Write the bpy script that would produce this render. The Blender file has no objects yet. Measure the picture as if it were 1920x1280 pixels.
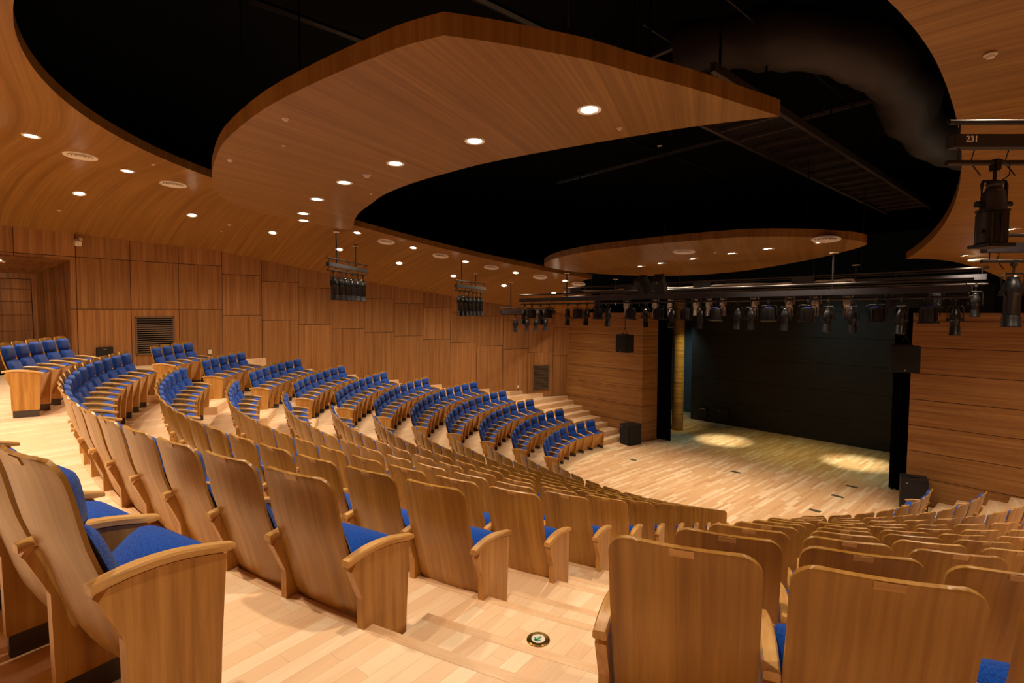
import bpy, bmesh, math, random
from math import sin, cos, pi, radians, degrees, sqrt, atan2, hypot
from mathutils import Vector, Matrix, noise
random.seed(7)
SC = bpy.context.scene
COL = SC.collection

# ------------------------------------------------------------------ camera, world, exposure
CAMP = Vector((7.296, -14.337, 5.083))
cam_d = bpy.data.cameras.new('camera')
cam_d.sensor_width = 36.0
cam_d.lens = 36.0 * 956.414 / 1920.0
cam_d.clip_start = 0.05
cam_o = bpy.data.objects.new('camera', cam_d)
COL.objects.link(cam_o)
cam_o.location = CAMP
cam_o.rotation_euler = (pi / 2 - 0.0574425, 0.0, radians(48.7))
SC.camera = cam_o
W = bpy.data.worlds.new('world'); SC.world = W; W.use_nodes = True
W.node_tree.nodes['Background'].inputs[0].default_value = (0.010, 0.008, 0.006, 1)
W.node_tree.nodes['Background'].inputs[1].default_value = 0.1
SC.view_settings.view_transform = 'Standard'
SC.view_settings.look = 'None'
SC.view_settings.gamma = 1.0
SC.view_settings.use_curve_mapping = False
SC.view_settings.exposure = 0.12
SC.cycles.use_denoising = True
SC.cycles.sample_clamp_indirect = 6.0
SC.cycles.max_bounces = 6
SC.cycles.diffuse_bounces = 4
WARM = (1.0, 0.80, 0.60)
DOWN_W = 190.0       # watts of one hall downlight
TILT = radians(10)

# ------------------------------------------------------------------ small helpers
def lin(r, g, b):
    f = lambda c: (c / 255 / 12.92) if c / 255 <= 0.04045 else ((c / 255 + 0.055) / 1.055) ** 2.4
    return (f(r), f(g), f(b), 1.0)

def tag(o, label=None, cat=None, group=None, kind=None):
    if label: o['label'] = label
    if cat: o['category'] = cat
    if group: o['group'] = group
    if kind: o['kind'] = kind
    return o

def empty(name, loc=(0, 0, 0), rz=0.0, label=None, cat=None, group=None):
    o = bpy.data.objects.new(name, None)
    o.empty_display_size = 0.1
    COL.objects.link(o); o.location = loc; o.rotation_euler = (0, 0, rz)
    return tag(o, label, cat, group)

def obj(name, bm, mat, parent=None, smooth=False, sharp=0.6):
    bmesh.ops.recalc_face_normals(bm, faces=bm.faces) if not getattr(bm, 'keep', False) else None
    me = bpy.data.meshes.new(name)
    if smooth:
        for f in bm.faces: f.smooth = True
        for e in bm.edges:
            if len(e.link_faces) == 2 and e.calc_face_angle(0) > sharp: e.smooth = False
    bm.to_mesh(me); bm.free()
    me.materials.append(mat)
    o = bpy.data.objects.new(name, me)
    COL.objects.link(o)
    if parent: o.parent = parent
    return o

def copy_tree(o, parent=None):
    c = o.copy(); COL.objects.link(c)
    if parent is not None: c.parent = parent
    for ch in list(o.children): copy_tree(ch, c)
    return c

def box(bm, c, s, rot=None, bevel=0.0):
    r = bmesh.ops.create_cube(bm, size=1.0)
    vs = r['verts']
    bmesh.ops.scale(bm, vec=s, verts=vs)
    if bevel:
        es = list({e for v in vs for e in v.link_edges})
        rr = bmesh.ops.bevel(bm, geom=es, offset=bevel, segments=2, affect='EDGES')
        vs = list({v for f in rr['faces'] for v in f.verts} | {v for v in vs if v.is_valid})
    if rot is not None: bmesh.ops.rotate(bm, cent=(0, 0, 0), matrix=rot, verts=vs)
    bmesh.ops.translate(bm, vec=c, verts=vs)
    return vs

def tube(bm, p, q, r, r2=None, n=12, caps=True):
    p = Vector(p); q = Vector(q); r2 = r if r2 is None else r2
    d = (q - p).normalized()
    a = d.orthogonal().normalized(); b = d.cross(a)
    A = [bm.verts.new(p + (a * cos(2 * pi * i / n) + b * sin(2 * pi * i / n)) * r) for i in range(n)]
    B = [bm.verts.new(q + (a * cos(2 * pi * i / n) + b * sin(2 * pi * i / n)) * r2) for i in range(n)]
    for i in range(n): bm.faces.new((A[i], A[(i + 1) % n], B[(i + 1) % n], B[i]))
    if caps: bm.faces.new(A[::-1]); bm.faces.new(B)

def path_tube(bm, pts, r, n=8, rs=None):
    pts = [Vector(p) for p in pts]
    rings = []
    up = Vector((0, 0, 1))
    for i, p in enumerate(pts):
        d = (pts[min(i + 1, len(pts) - 1)] - pts[max(i - 1, 0)]).normalized()
        a = d.cross(up)
        if a.length < 1e-3: a = d.cross(Vector((1, 0, 0)))
        a.normalize(); b = d.cross(a)
        rr = rs[i] if rs else r
        rings.append([bm.verts.new(p + (a * cos(2 * pi * k / n) + b * sin(2 * pi * k / n)) * rr) for k in range(n)])
    for A, B in zip(rings, rings[1:]):
        for k in range(n): bm.faces.new((A[k], A[(k + 1) % n], B[(k + 1) % n], B[k]))
    bm.faces.new(rings[0][::-1]); bm.faces.new(rings[-1])

def lathe(bm, prof, n=24, cx=0, cy=0, caps=True):
    rings = []
    for r, z in prof:
        rings.append([bm.verts.new((cx + r * cos(2 * pi * k / n), cy + r * sin(2 * pi * k / n), z)) for k in range(n)])
    for A, B in zip(rings, rings[1:]):
        for k in range(n): bm.faces.new((A[k], A[(k + 1) % n], B[(k + 1) % n], B[k]))
    if caps: bm.faces.new(rings[0][::-1]); bm.faces.new(rings[-1])

def prism(bm, poly, z0, z1):
    """closed prism over a plan polygon; z0 / z1 may be functions of (x, y)"""
    f0 = z0 if callable(z0) else (lambda x, y: z0)
    f1 = z1 if callable(z1) else (lambda x, y: z1)
    A = [bm.verts.new((x, y, f0(x, y))) for x, y in poly]
    B = [bm.verts.new((x, y, f1(x, y))) for x, y in poly]
    n = len(poly)
    bm.faces.new(A[::-1]); bm.faces.new(B)
    for i in range(n): bm.faces.new((A[i], A[(i + 1) % n], B[(i + 1) % n], B[i]))

# ------------------------------------------------------------------ materials
def new_mat(name):
    m = bpy.data.materials.new(name); m.use_nodes = True
    nt = m.node_tree
    return m, nt, nt.nodes['Principled BSDF']

class G:
    """tiny node-graph writer"""
    def __init__(s, nt): s.nt = nt
    def n(s, t, **kw):
        x = s.nt.nodes.new(t)
        for k, v in kw.items(): setattr(x, k, v)
        return x
    def put(s, sock, v):
        if hasattr(v, 'links') or isinstance(v, bpy.types.NodeSocket): s.nt.links.new(v, sock)
        else: sock.default_value = v
    def m(s, op, a, b=0.0, c=0.0):
        x = s.n('ShaderNodeMath', operation=op)
        s.put(x.inputs[0], a); s.put(x.inputs[1], b); s.put(x.inputs[2], c)
        return x.outputs[0]
    def mix(s, f, a, b, mode='MIX'):
        x = s.n('ShaderNodeMix', data_type='RGBA', blend_type=mode)
        s.put(x.inputs['Factor'], f); s.put(x.inputs[6], a); s.put(x.inputs[7], b)
        return x.outputs[2]
    def noise(s, vec, scale=1.0, detail=3.0, dist=0.0, rough=0.5):
        x = s.n('ShaderNodeTexNoise')
        s.put(x.inputs['Vector'], vec); s.put(x.inputs['Scale'], scale); s.put(x.inputs['Detail'], detail)
        s.put(x.inputs['Distortion'], dist); s.put(x.inputs['Roughness'], rough)
        return x.outputs[0]
    def vec(s, x, y, z):
        c = s.n('ShaderNodeCombineXYZ')
        s.put(c.inputs[0], x); s.put(c.inputs[1], y); s.put(c.inputs[2], z)
        return c.outputs[0]
    def sep(s, v):
        c = s.n('ShaderNodeSeparateXYZ'); s.put(c.inputs[0], v)
        return c.outputs[0], c.outputs[1], c.outputs[2]
    def ramp(s, f, stops):
        r = s.n('ShaderNodeValToRGB'); s.put(r.inputs[0], f)
        el = r.color_ramp.elements
        el[0].position, el[0].color = stops[0]; el[1].position, el[1].color = stops[-1]
        for p, c in stops[1:-1]:
            e = el.new(p); e.color = c
        return r.outputs[0]
    def obj(s): return s.n('ShaderNodeTexCoord').outputs['Object']
    def uv(s): return s.n('ShaderNodeTexCoord').outputs['UV']
    def bump(s, h, strength=0.2, dist=0.01):
        b = s.n('ShaderNodeBump'); s.put(b.inputs['Height'], h)
        b.inputs['Strength'].default_value = strength; b.inputs['Distance'].default_value = dist
        return b.outputs[0]

def plain(name, col, rough=0.5, metal=0.0, spec=0.5, emit=None, estr=0.0):
    m, nt, p = new_mat(name)
    p.inputs['Base Color'].default_value = col
    p.inputs['Roughness'].default_value = rough
    p.inputs['Metallic'].default_value = metal
    p.inputs['Specular IOR Level'].default_value = spec
    g = G(nt)
    nz = g.noise(g.obj(), 35.0, 3.0)
    p_r = g.m('MULTIPLY_ADD', nz, 0.16, max(rough - 0.08, 0.02))
    nt.links.new(p_r, p.inputs['Roughness'])
    if emit:
        p.inputs['Emission Color'].default_value = emit
        p.inputs['Emission Strength'].default_value = estr
    return m

def grain(g, x, y, z, dark, mid, light, fine=(60, 60, 1.5), figure=1.0):
    """wood veneer: grain runs along the coordinate with the small factor"""
    v = g.vec(g.m('MULTIPLY', x, fine[0]), g.m('MULTIPLY', y, fine[1]), g.m('MULTIPLY', z, fine[2]))
    n1 = g.noise(v, 1.0, 4.0, 0.3, 0.6)
    v2 = g.vec(g.m('MULTIPLY', x, fine[0] * 0.3), g.m('MULTIPLY', y, fine[1] * 0.3), g.m('MULTIPLY', z, fine[2] * 0.4))
    n2 = g.noise(v2, 1.0, 1.0, 0.5 * figure, 0.5)
    f = g.m('ADD', g.m('MULTIPLY', n1, 0.62), g.m('MULTIPLY', n2, 0.38))
    return g.ramp(f, [(0.36, dark), (0.5, mid), (0.64, light)]), f

# veneer of the hall: one oak-like family
V_D, V_M, V_L = lin(132, 92, 42), lin(150, 108, 53), lin(166, 124, 66)

def mat_side_wall():
    m, nt, p = new_mat('walnut_panels'); g = G(nt)
    u, v, _ = g.sep(g.uv())
    k = g.m('FLOOR', g.m('DIVIDE', u, 1.161)); fr = g.m('FRACT', g.m('DIVIDE', u, 1.161))
    ed = g.m('MULTIPLY', g.m('MINIMUM', fr, g.m('SUBTRACT', 1.0, fr)), 1.161)
    kk = g.m('MAXIMUM', g.m('SUBTRACT', k, 3.0), 0.0)
    late = g.m('GREATER_THAN', k, 2.5)
    lo = g.m('SUBTRACT', g.m('SUBTRACT', 5.16, g.m('MULTIPLY', late, 0.18)), g.m('MULTIPLY', kk, 0.164))
    hi = g.m('SUBTRACT', g.m('SUBTRACT', 6.49, g.m('MULTIPLY', late, 0.24)), g.m('MULTIPLY', kk, 0.167))
    d = g.m('MINIMUM', g.m('ABSOLUTE', g.m('SUBTRACT', v, lo)), g.m('ABSOLUTE', g.m('SUBTRACT', v, hi)))
    d = g.m('MINIMUM', d, ed)
    line = g.m('LESS_THAN', d, 0.0075)
    row = g.m('ADD', g.m('GREATER_THAN', v, lo), g.m('GREATER_THAN', v, hi))
    wn = g.n('ShaderNodeTexWhiteNoise', noise_dimensions='2D')
    g.put(wn.inputs['Vector'], g.vec(k, row, 0.0))
    off = g.m('MULTIPLY', wn.outputs[0], 13.0)
    c, f = grain(g, g.m('ADD', u, off), 0.0, v, lin(136, 94, 54), lin(158, 112, 66), lin(176, 130, 82), (26, 1, 0.5))
    c = g.mix(1.0, c, g.ramp(wn.outputs[0], [(0.0, (0.86, 0.86, 0.86, 1)), (1.0, (1.08, 1.06, 1.04, 1))]), 'MULTIPLY')
    c = g.mix(line, c, lin(30, 16, 8))
    g.put(p.inputs['Base Color'], c); p.inputs['Roughness'].default_value = 0.42
    p.inputs['Specular IOR Level'].default_value = 0.3
    g.put(p.inputs['Normal'], g.bump(g.m('SUBTRACT', 1.0, line), 0.5, 0.01))
    return m

def mat_front_wall():
    m, nt, p = new_mat('horizontal_veneer'); g = G(nt)
    x, y, z = g.sep(g.obj())
    h = g.m('DIVIDE', g.m('SUBTRACT', 4.85, z), 0.6875)
    fr = g.m('FRACT', h)
    d = g.m('MULTIPLY', g.m('MINIMUM', fr, g.m('SUBTRACT', 1.0, fr)), 0.6875)
    line = g.m('LESS_THAN', d, 0.0075)
    off = g.m('MULTIPLY', g.m('FLOOR', h), 7.3)
    c, f = grain(g, g.m('ADD', g.m('ADD', x, y), off), 0.0, z, lin(130, 88, 46), lin(152, 108, 60), lin(172, 128, 76), (0.6, 1, 30))
    c = g.mix(line, c, lin(34, 18, 8))
    g.put(p.inputs['Base Color'], c); p.inputs['Roughness'].default_value = 0.4
    p.inputs['Specular IOR Level'].default_value = 0.3
    g.put(p.inputs['Normal'], g.bump(g.m('SUBTRACT', 1.0, line), 0.5, 0.01))
    return m

def mat_ceiling(name, alongx=True):
    m, nt, p = new_mat(name); g = G(nt)
    x, y, z = g.sep(g.obj())
    if alongx:   # grain across the hall, swept back near the rear
        w = g.noise(g.vec(x, y, 0.0), 0.13, 0.0)
        q = g.m('ADD', y, g.m('ADD', g.m('MULTIPLY', w, 2.2), g.m('MULTIPLY', x, -0.12)))
        c, f = grain(g, x, q, 0.0, V_D, V_M, V_L, (0.35, 26, 1), 0.3)
    else:
        w = g.noise(g.vec(x, y, 0.0), 0.14, 0.0)
        q = g.m('ADD', x, g.m('ADD', g.m('MULTIPLY', w, 1.6), g.m('MULTIPLY', y, 0.42)))
        c, f = grain(g, q, y, 0.0, V_D, V_M, V_L, (26, 0.35, 1), 0.3)
    g.put(p.inputs['Base Color'], c)
    p.inputs['Roughness'].default_value = 0.3
    p.inputs['Specular IOR Level'].default_value = 0.35
    return m

def mat_planks(name, cols, pw=0.09, pl=0.9, ang=90.0, rough=0.3, stage=False, nosing=False, riser=False):
    m, nt, p = new_mat(name); g = G(nt)
    o = g.obj()
    x, y, z = g.sep(o)
    def planks(a, w, l, cs, seed):
        ca, sa = cos(radians(a)), sin(radians(a))
        L = g.m('ADD', g.m('MULTIPLY', x, ca), g.m('MULTIPLY', y, sa))
        T = g.m('SUBTRACT', g.m('MULTIPLY', y, ca), g.m('MULTIPLY', x, sa))
        t = g.m('DIVIDE', T, w); row = g.m('FLOOR', t)
        wn = g.n('ShaderNodeTexWhiteNoise', noise_dimensions='1D'); g.put(wn.inputs['W'], g.m('ADD', row, seed))
        s = g.m('ADD', g.m('DIVIDE', L, l), g.m('MULTIPLY', wn.outputs[0], 5.0)); cell = g.m('FLOOR', s)
        w2 = g.n('ShaderNodeTexWhiteNoise', noise_dimensions='2D'); g.put(w2.inputs['Vector'], g.vec(row, cell, 0.0))
        ft = g.m('FRACT', t); fs = g.m('FRACT', s)
        e1 = g.m('MULTIPLY', g.m('MINIMUM', ft, g.m('SUBTRACT', 1.0, ft)), w)
        e2 = g.m('MULTIPLY', g.m('MINIMUM', fs, g.m('SUBTRACT', 1.0, fs)), l)
        ln = g.m('LESS_THAN', g.m('MINIMUM', e1, e2), 0.0011)
        gr = g.noise(g.vec(g.m('MULTIPLY', L, 2.5), g.m('ADD', g.m('MULTIPLY', T, 34.0), g.m('MULTIPLY', w2.outputs[0], 40.0)), z), 1.0, 4.0, 0.6)
        f = g.m('ADD', g.m('MULTIPLY', w2.outputs[0], 0.72), g.m('MULTIPLY', g.m('SUBTRACT', gr, 0.5), 0.55))
        c = g.ramp(f, [(0.0, cs[0]), (0.35, cs[1]), (0.6, cs[1]), (1.0, cs[2])])
        return g.mix(g.m('MULTIPLY', ln, 0.3), c, lin(96, 58, 30)), ln
    c, ln = planks(ang, pw, pl, cols, 3.0)
    if stage:
        r = g.m('SQRT', g.m('ADD', g.m('MULTIPLY', x, x), g.m('MULTIPLY', y, y)))
        ring = g.m('MULTIPLY', g.m('GREATER_THAN', r, 4.2), g.m('LESS_THAN', y, 1.2))
        c2, l2 = planks(100.0, 0.09, 0.8, (lin(252, 230, 190), lin(246, 214, 168), lin(228, 184, 134)), 9.0)
        c = g.mix(ring, c, c2)
        edge = g.m('MULTIPLY', g.m('LESS_THAN', g.m('ABSOLUTE', g.m('SUBTRACT', r, 4.2)), 0.006), g.m('LESS_THAN', y, 1.2))
        c = g.mix(g.m('MULTIPLY', edge, 0.6), c, lin(110, 70, 36))
    if nosing:
        u, v, _ = g.sep(g.uv())
        strip = g.m('LESS_THAN', v, 0.06)
        ns = g.noise(g.vec(g.m('MULTIPLY', u, 3.0), g.m('MULTIPLY', v, 60.0), 0.0), 1.0, 3.0)
        c = g.mix(strip, c, g.ramp(ns, [(0.3, lin(226, 182, 134)), (0.7, lin(244, 210, 166))]))
        sl = g.m('LESS_THAN', g.m('ABSOLUTE', g.m('SUBTRACT', v, 0.06)), 0.0012)
        c = g.mix(g.m('MULTIPLY', sl, 0.5), c, lin(120, 76, 42))
    g.put(p.inputs['Base Color'], c)
    p.inputs['Roughness'].default_value = rough
    p.inputs['Specular IOR Level'].default_value = 0.4
    return m

def mat_chair_wood(name, d, mm, l, fine=(26, 26, 1.6), rough=0.32):
    m, nt, p = new_mat(name); g = G(nt)
    x, y, z = g.sep(g.obj())
    oi = g.n('ShaderNodeObjectInfo')
    off = g.m('MULTIPLY', oi.outputs['Random'], 31.0)
    c, f = grain(g, g.m('ADD', x, off), g.m('ADD', y, off), z, d, mm, l, fine, 1.6)
    tone = g.ramp(oi.outputs['Random'], [(0.0, (0.90, 0.88, 0.86, 1)), (1.0, (1.06, 1.05, 1.03, 1))])
    c = g.mix(1.0, c, tone, 'MULTIPLY')
    g.put(p.inputs['Base Color'], c)
    p.inputs['Roughness'].default_value = rough
    p.inputs['Specular IOR Level'].default_value = 0.4
    return m

def mat_fabric():
    m, nt, p = new_mat('blue_fabric'); g = G(nt)
    v = g.n('ShaderNodeTexVoronoi'); g.put(v.inputs['Vector'], g.obj()); v.inputs['Scale'].default_value = 130.0
    c = g.ramp(v.outputs[0], [(0.0, lin(6, 88, 196)), (1.0, lin(2, 46, 128))])
    g.put(p.inputs['Base Color'], c); p.inputs['Roughness'].default_value = 0.85
    p.inputs['Specular IOR Level'].default_value = 0.2
    p.inputs['Sheen Weight'].default_value = 0.15
    g.put(p.inputs['Normal'], g.bump(v.outputs[0], 0.35, 0.003))
    return m

M_WALL = mat_side_wall(); M_FRONT = mat_front_wall()
M_CEIL = mat_ceiling('ceiling_veneer', True); M_CLOUD = mat_ceiling('cloud_veneer', False)
PL = (lin(252, 228, 190), lin(242, 208, 166), lin(222, 174, 128))
M_TREAD = mat_planks('maple_treads', PL, 0.085, 0.75, 101.0, 0.33, nosing=True)
M_RISER = mat_planks('maple_risers', PL, 0.30, 0.9, 90.0, 0.4)
M_STAGE = mat_planks('stage_boards', (lin(252, 224, 184), lin(230, 186, 138), lin(186, 126, 78)), 0.085, 0.95, 90.0, 0.27, stage=True)
M_SHELL = mat_chair_wood('shell_veneer', lin(150, 105, 40), lin(170, 125, 53), lin(188, 144, 70), (26, 2, 1.1))
M_ARM = mat_chair_wood('arm_oak', lin(186, 136, 72), lin(208, 160, 94), lin(226, 182, 116), (30, 3, 30), 0.3)
M_SIDE = mat_chair_wood('side_oak', lin(166, 116, 52), lin(190, 140, 70), lin(208, 160, 88))
M_PLATE = mat_chair_wood('plate_wood', lin(190, 146, 84), lin(206, 162, 98), lin(220, 176, 112), (3, 3, 30))
M_FAB = mat_fabric()
M_DARKG = plain('charcoal_plinth', lin(70, 62, 58), 0.45)
M_BLACK = plain('black_metal', lin(20, 19, 20), 0.35, 0.0, 0.5)
M_PIPE = plain('steel_pipe', lin(62, 56, 52), 0.38, 0.6)
M_RACE = plain('grey_raceway', lin(50, 48, 52), 0.5, 0.1)
M_SPK = plain('speaker_black', lin(22, 20, 22), 0.6)
M_GRILL = plain('speaker_grille', lin(14, 13, 15), 0.8)
M_WHITE = plain('white_plastic', lin(226, 214, 200), 0.4)
M_LETTER = plain('white_lettering', lin(255, 255, 255), 0.6)
M_CREAM = plain('cream_metal', lin(246, 238, 224), 0.45)
M_SLAT = plain('grille_slats', lin(120, 104, 88), 0.4, 0.3)
M_VOID = plain('black_paint', lin(9, 8, 8), 0.9, 0, 0.1)
M_VELVET = plain('black_velvet', lin(6, 6, 7), 0.95, 0, 0.05)
M_CHROME = plain('chrome', lin(200, 196, 190), 0.18, 1.0)
M_SILVER = plain('silver_housing', lin(170, 160, 150), 0.4, 0.5)
M_BRASS = plain('brass_ring', lin(120, 92, 40), 0.25, 0.9)
M_GREEN = plain('green_arrow', lin(20, 150, 110), 0.5)
M_BLUE = plain('blue_tag', lin(30, 70, 200), 0.4)
M_BACKW = plain('backdrop_panels', lin(34, 34, 32), 0.75, 0, 0.2)
M_TEAL = plain('wing_wall', lin(66, 84, 88), 0.8)
M_DUCT = plain('wrapped_duct', lin(52, 42, 35), 0.6)
M_LAMP = plain('lamp_glow', (1, 0.85, 0.6, 1), 0.5, emit=(1.0, 0.80, 0.55, 1), estr=60.0)
M_SOCK = plain('floor_socket_metal', lin(120, 120, 96), 0.4, 0.6)
M_RAIL = plain('catwalk_steel', lin(70, 60, 54), 0.5, 0.4)

# ------------------------------------------------------------------ geometry of the hall
R = [0, 4.554, 5.503, 6.447, 7.386, 8.320, 9.248, 10.175, 11.102, 12.031, 12.964, 13.893, 14.818]
Z = [0, 0.0, 0.347, 0.688, 1.022, 1.352, 1.676, 1.997, 2.316, 2.634, 2.953, 3.273, 3.581]
PH_L = [0, -97.68, -89.78, -83.85, -79.58, -75.13, -63.39, -55.94, -49.89, -44.77, -38.14, -34.56, -20.83]
N_L = [0, 8, 9, 10, 11, 12, 10, 9, 8, 7, 5, 4, 5]
PH_N = [0, 30.86, 28.38, 26.65, 25.29, 24.25, 23.33, 22.67, 22.04, 21.61, 21.22, 20.79, 20.39]
N_M = [0, 9, 10, 11, 12, 13, 14, 15, 16, 17, 18, 19]
WC = (13.754, -8.65); WR = 24.393; WA0 = 192.845; LEAN = 0.06
def wall_pt(u, z, sx=1, inset=0.0):
    a = radians(WA0) - u / WR
    r = WR - LEAN * (z - 4.4) - inset
    return (sx * (WC[0] + r * cos(a)), WC[1] + r * sin(a))
def wall_dist(x, y, z=2.5):      # >0 inside the room
    return (WR - LEAN * (z - 4.4)) - hypot(-abs(x) - WC[0], y - WC[1])
def zw(y): return 6.95 - 0.15 * (y + 10.8) if y > -10.8 else 6.95 + 0.03 * (-10.8 - y)
def ceil_z(x, y):
    s = min(max((WR - hypot(-abs(x) - WC[0], y - WC[1]) - 0.12) / 4.3, 0), 1)
    return zw(y) + 0.9 * sin(pi / 2 * s)
FRONT_Y = 2.47; REAR_Y = -17.6

# side walls, with the door portal in the left one
def side_wall(name, sx):
    bm = bmesh.new(); uvl = bm.loops.layers.uv.new('uv')
    us = [-4.2 + 0.1935 * i for i in range(int((17.05 + 4.2) / 0.1935) + 1)] + [17.05]
    us = sorted([u for u in us if abs(u + 0.12) > 0.05 and abs(u + 2.6) > 0.05] + [-0.12, -2.6])
    cache = {}
    def V(u, z):
        k = (round(u, 3), round(z, 3))
        if k not in cache:
            x, y = wall_pt(u, z, sx); cache[k] = bm.verts.new((x, y, z))
        return cache[k]
    for a, b in zip(us, us[1:]):
        top = lambda u: zw(wall_pt(u, 6)[1]) + 0.02
        hole = sx > 0 and a >= -2.61 and b <= -0.119
        def quad(z0a, z0b, z1a, z1b):
            f = bm.faces.new((V(a, z0a), V(b, z0b), V(b, z1b), V(a, z1a)))
            for l, (uu, vv) in zip(f.loops, ((a, z0a), (b, z0b), (b, z1b), (a, z1a))): l[uvl].uv = (uu, vv)
        if hole: quad(6.40, 6.40, top(a), top(b))
        else:
            quad(0.0, 0.0, 3.58, 3.58); quad(3.58, 3.58, 6.40, 6.40) if top(a) > 6.42 and top(b) > 6.42 else quad(3.58, 3.58, top(a), top(b))
            if top(a) > 6.42 and top(b) > 6.42: quad(6.40, 6.40, top(a), top(b))
    o = obj(name, bm, M_WALL, smooth=True)
    tag(o, kind='structure'); return o
side_wall('wall_left', 1); side_wall('wall_right', -1)

# rear wall
bm = bmesh.new(); box(bm, (0, REAR_Y - 0.05, 5.3), (19.6, 0.1, 5.4)); tag(obj('wall_rear', bm, M_FRONT), kind='structure')

# portal splay and door in the left wall
pA = Vector((-10.70, -14.83)); pB = Vector((-10.30, -17.4))
dA = (pB - pA).normalized()
def portal():
    o0 = wall_pt(-0.12, 3.58); o0t = wall_pt(-0.12, 6.40); o1 = wall_pt(-2.6, 3.58); o1t = wall_pt(-2.6, 6.40)
    i0 = pA; i1 = pA + dA * 2.0
    bm = bmesh.new()
    P = lambda q, z: bm.verts.new((q[0], q[1], z))
    bm.faces.new((P(o0, 3.58), P(o0t, 6.40), P(i0, 6.06), P(i0, 3.58)))
    bm.faces.new((P(o1, 3.58), P(o1t, 6.40), P(i1, 6.06), P(i1, 3.58)))
    bm.faces.new((P(o0t, 6.40), P(o1t, 6.40), P(i1, 6.06), P(i0, 6.06)))
    tag(obj('trim_1', bm, M_SIDEWALL), kind='structure')
    bm = bmesh.new()      # wall around the leaf, closed by a solid jamb
    nrm = Vector((-dA.y, dA.x));
    if nrm.x < 0: nrm = -nrm
    for s0, s1, z0, z1 in ((-0.02, 0.09, 3.58, 6.08), (1.30, 2.02, 3.58, 6.08), (0.09, 1.30, 5.93, 6.08)):
        c = pA + dA * (s0 + s1) / 2 - nrm * 0.05
        box(bm, (c.x, c.y, (z0 + z1) / 2), (s1 - s0, 0.1, z1 - z0), Matrix.Rotation(atan2(dA.y, dA.x), 3, 'Z'))
    tag(obj('wall_doorway', bm, M_SIDEWALL), kind='structure')
    c = pA + dA * 0.695 - nrm * 0.06
    d = bpy.data.objects.new('door_1', None); COL.objects.link(d); d.location = (c.x, c.y, 3.585)
    d.rotation_euler = (0, 0, atan2(dA.y, dA.x)); tag(d, kind='structure')
    sgn = 1 if (Matrix.Rotation(atan2(dA.y, dA.x), 2) @ Vector((0, 1))).dot(nrm) > 0 else -1
    bm = bmesh.new()
    zz = [0, 0.46, 1.02, 1.42, 1.76, 2.08, 2.34]
    for a, b in zip(zz, zz[1:]): box(bm, (0, 0, (a + b) / 2), (1.19, 0.05, b - a - 0.012), bevel=0.003)
    box(bm, (0, -sgn * 0.01, 1.17), (1.18, 0.03, 2.33))
    obj('door_leaf', bm, M_SIDEWALL, d)
    bm = bmesh.new()
    tube(bm, (0.17, sgn * 0.09, 0.62), (0.17, sgn * 0.09, 1.62), 0.022)
    for z in (0.75, 1.5): tube(bm, (0.17, sgn * 0.02, z), (0.17, sgn * 0.09, z), 0.012)
    obj('pull_handle', bm, M_BLACK, d, True)
def mat_plainwall():
    m, nt, p = new_mat('portal_veneer'); g = G(nt)
    x, y, z = g.sep(g.obj())
    c, f = grain(g, x, y, z, lin(92, 58, 28), lin(122, 80, 42), lin(148, 102, 58), (26, 26, 0.5))
    g.put(p.inputs['Base Color'], c); p.inputs['Roughness'].default_value = 0.42
    return m
M_SIDEWALL = mat_plainwall()
portal()

# front walls beside the proscenium
for sx, nm in ((-1, 'wall_front_left'), (1, 'wall_front_right')):
    poly = [(8.2, 2.47), (4.17, 2.47), (4.02, 3.29), (4.30, 3.29), (4.45, 2.80), (8.2, 2.80)]
    poly = [(sx * x, y) for x, y in poly]
    bm = bmesh.new(); prism(bm, poly, 0, 5.06)
    tag(obj(nm, bm, M_FRONT), kind='structure')

# ------------------------------------------------------------------ ceiling
def ell(t):       # rear lip of the big opening, t from 0 (rear axis) to the tip
    x = 6.22 * sin(t); y = -7.8 - (6.8 if cos(t) > 0 else 11.0) * cos(t)
    return x, y
inner = [ell(i / 60 * 2.335) for i in range(61)]
inner += [(4.62, -0.24), (4.95, -0.12), (5.25, 0.05), (5.55, 0.42), (5.85, 0.95), (6.05, 1.45), (6.2, 2.0), (6.5, 2.6)]
outer = [(9.2 * i / 17, REAR_Y) for i in range(17)]
outer += [tuple((abs(q[0]), q[1]) for q in [wall_pt(-4.0 + 20.95 * i / (len(inner) - 18), 6.2)])[0] for i in range(len(inner) - 17)]
def resample(P, n):
    L = [0]
    for a, b in zip(P, P[1:]): L.append(L[-1] + hypot(b[0] - a[0], b[1] - a[1]))
    out = []; j = 0
    for i in range(n):
        s = L[-1] * i / (n - 1)
        while j < len(L) - 2 and L[j + 1] < s: j += 1
        t = (s - L[j]) / max(L[j + 1] - L[j], 1e-9)
        out.append((P[j][0] + t * (P[j + 1][0] - P[j][0]), P[j][1] + t * (P[j + 1][1] - P[j][1])))
    return out
outer += [(7.95, 2.62)]
NI = 110
def match(P, cuts, counts):
    out = []
    for (a, b), n in zip(cuts, counts): out += resample(P[a:b + 1], n)[:-1 if (a, b) != cuts[-1] else None]
    return out
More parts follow.
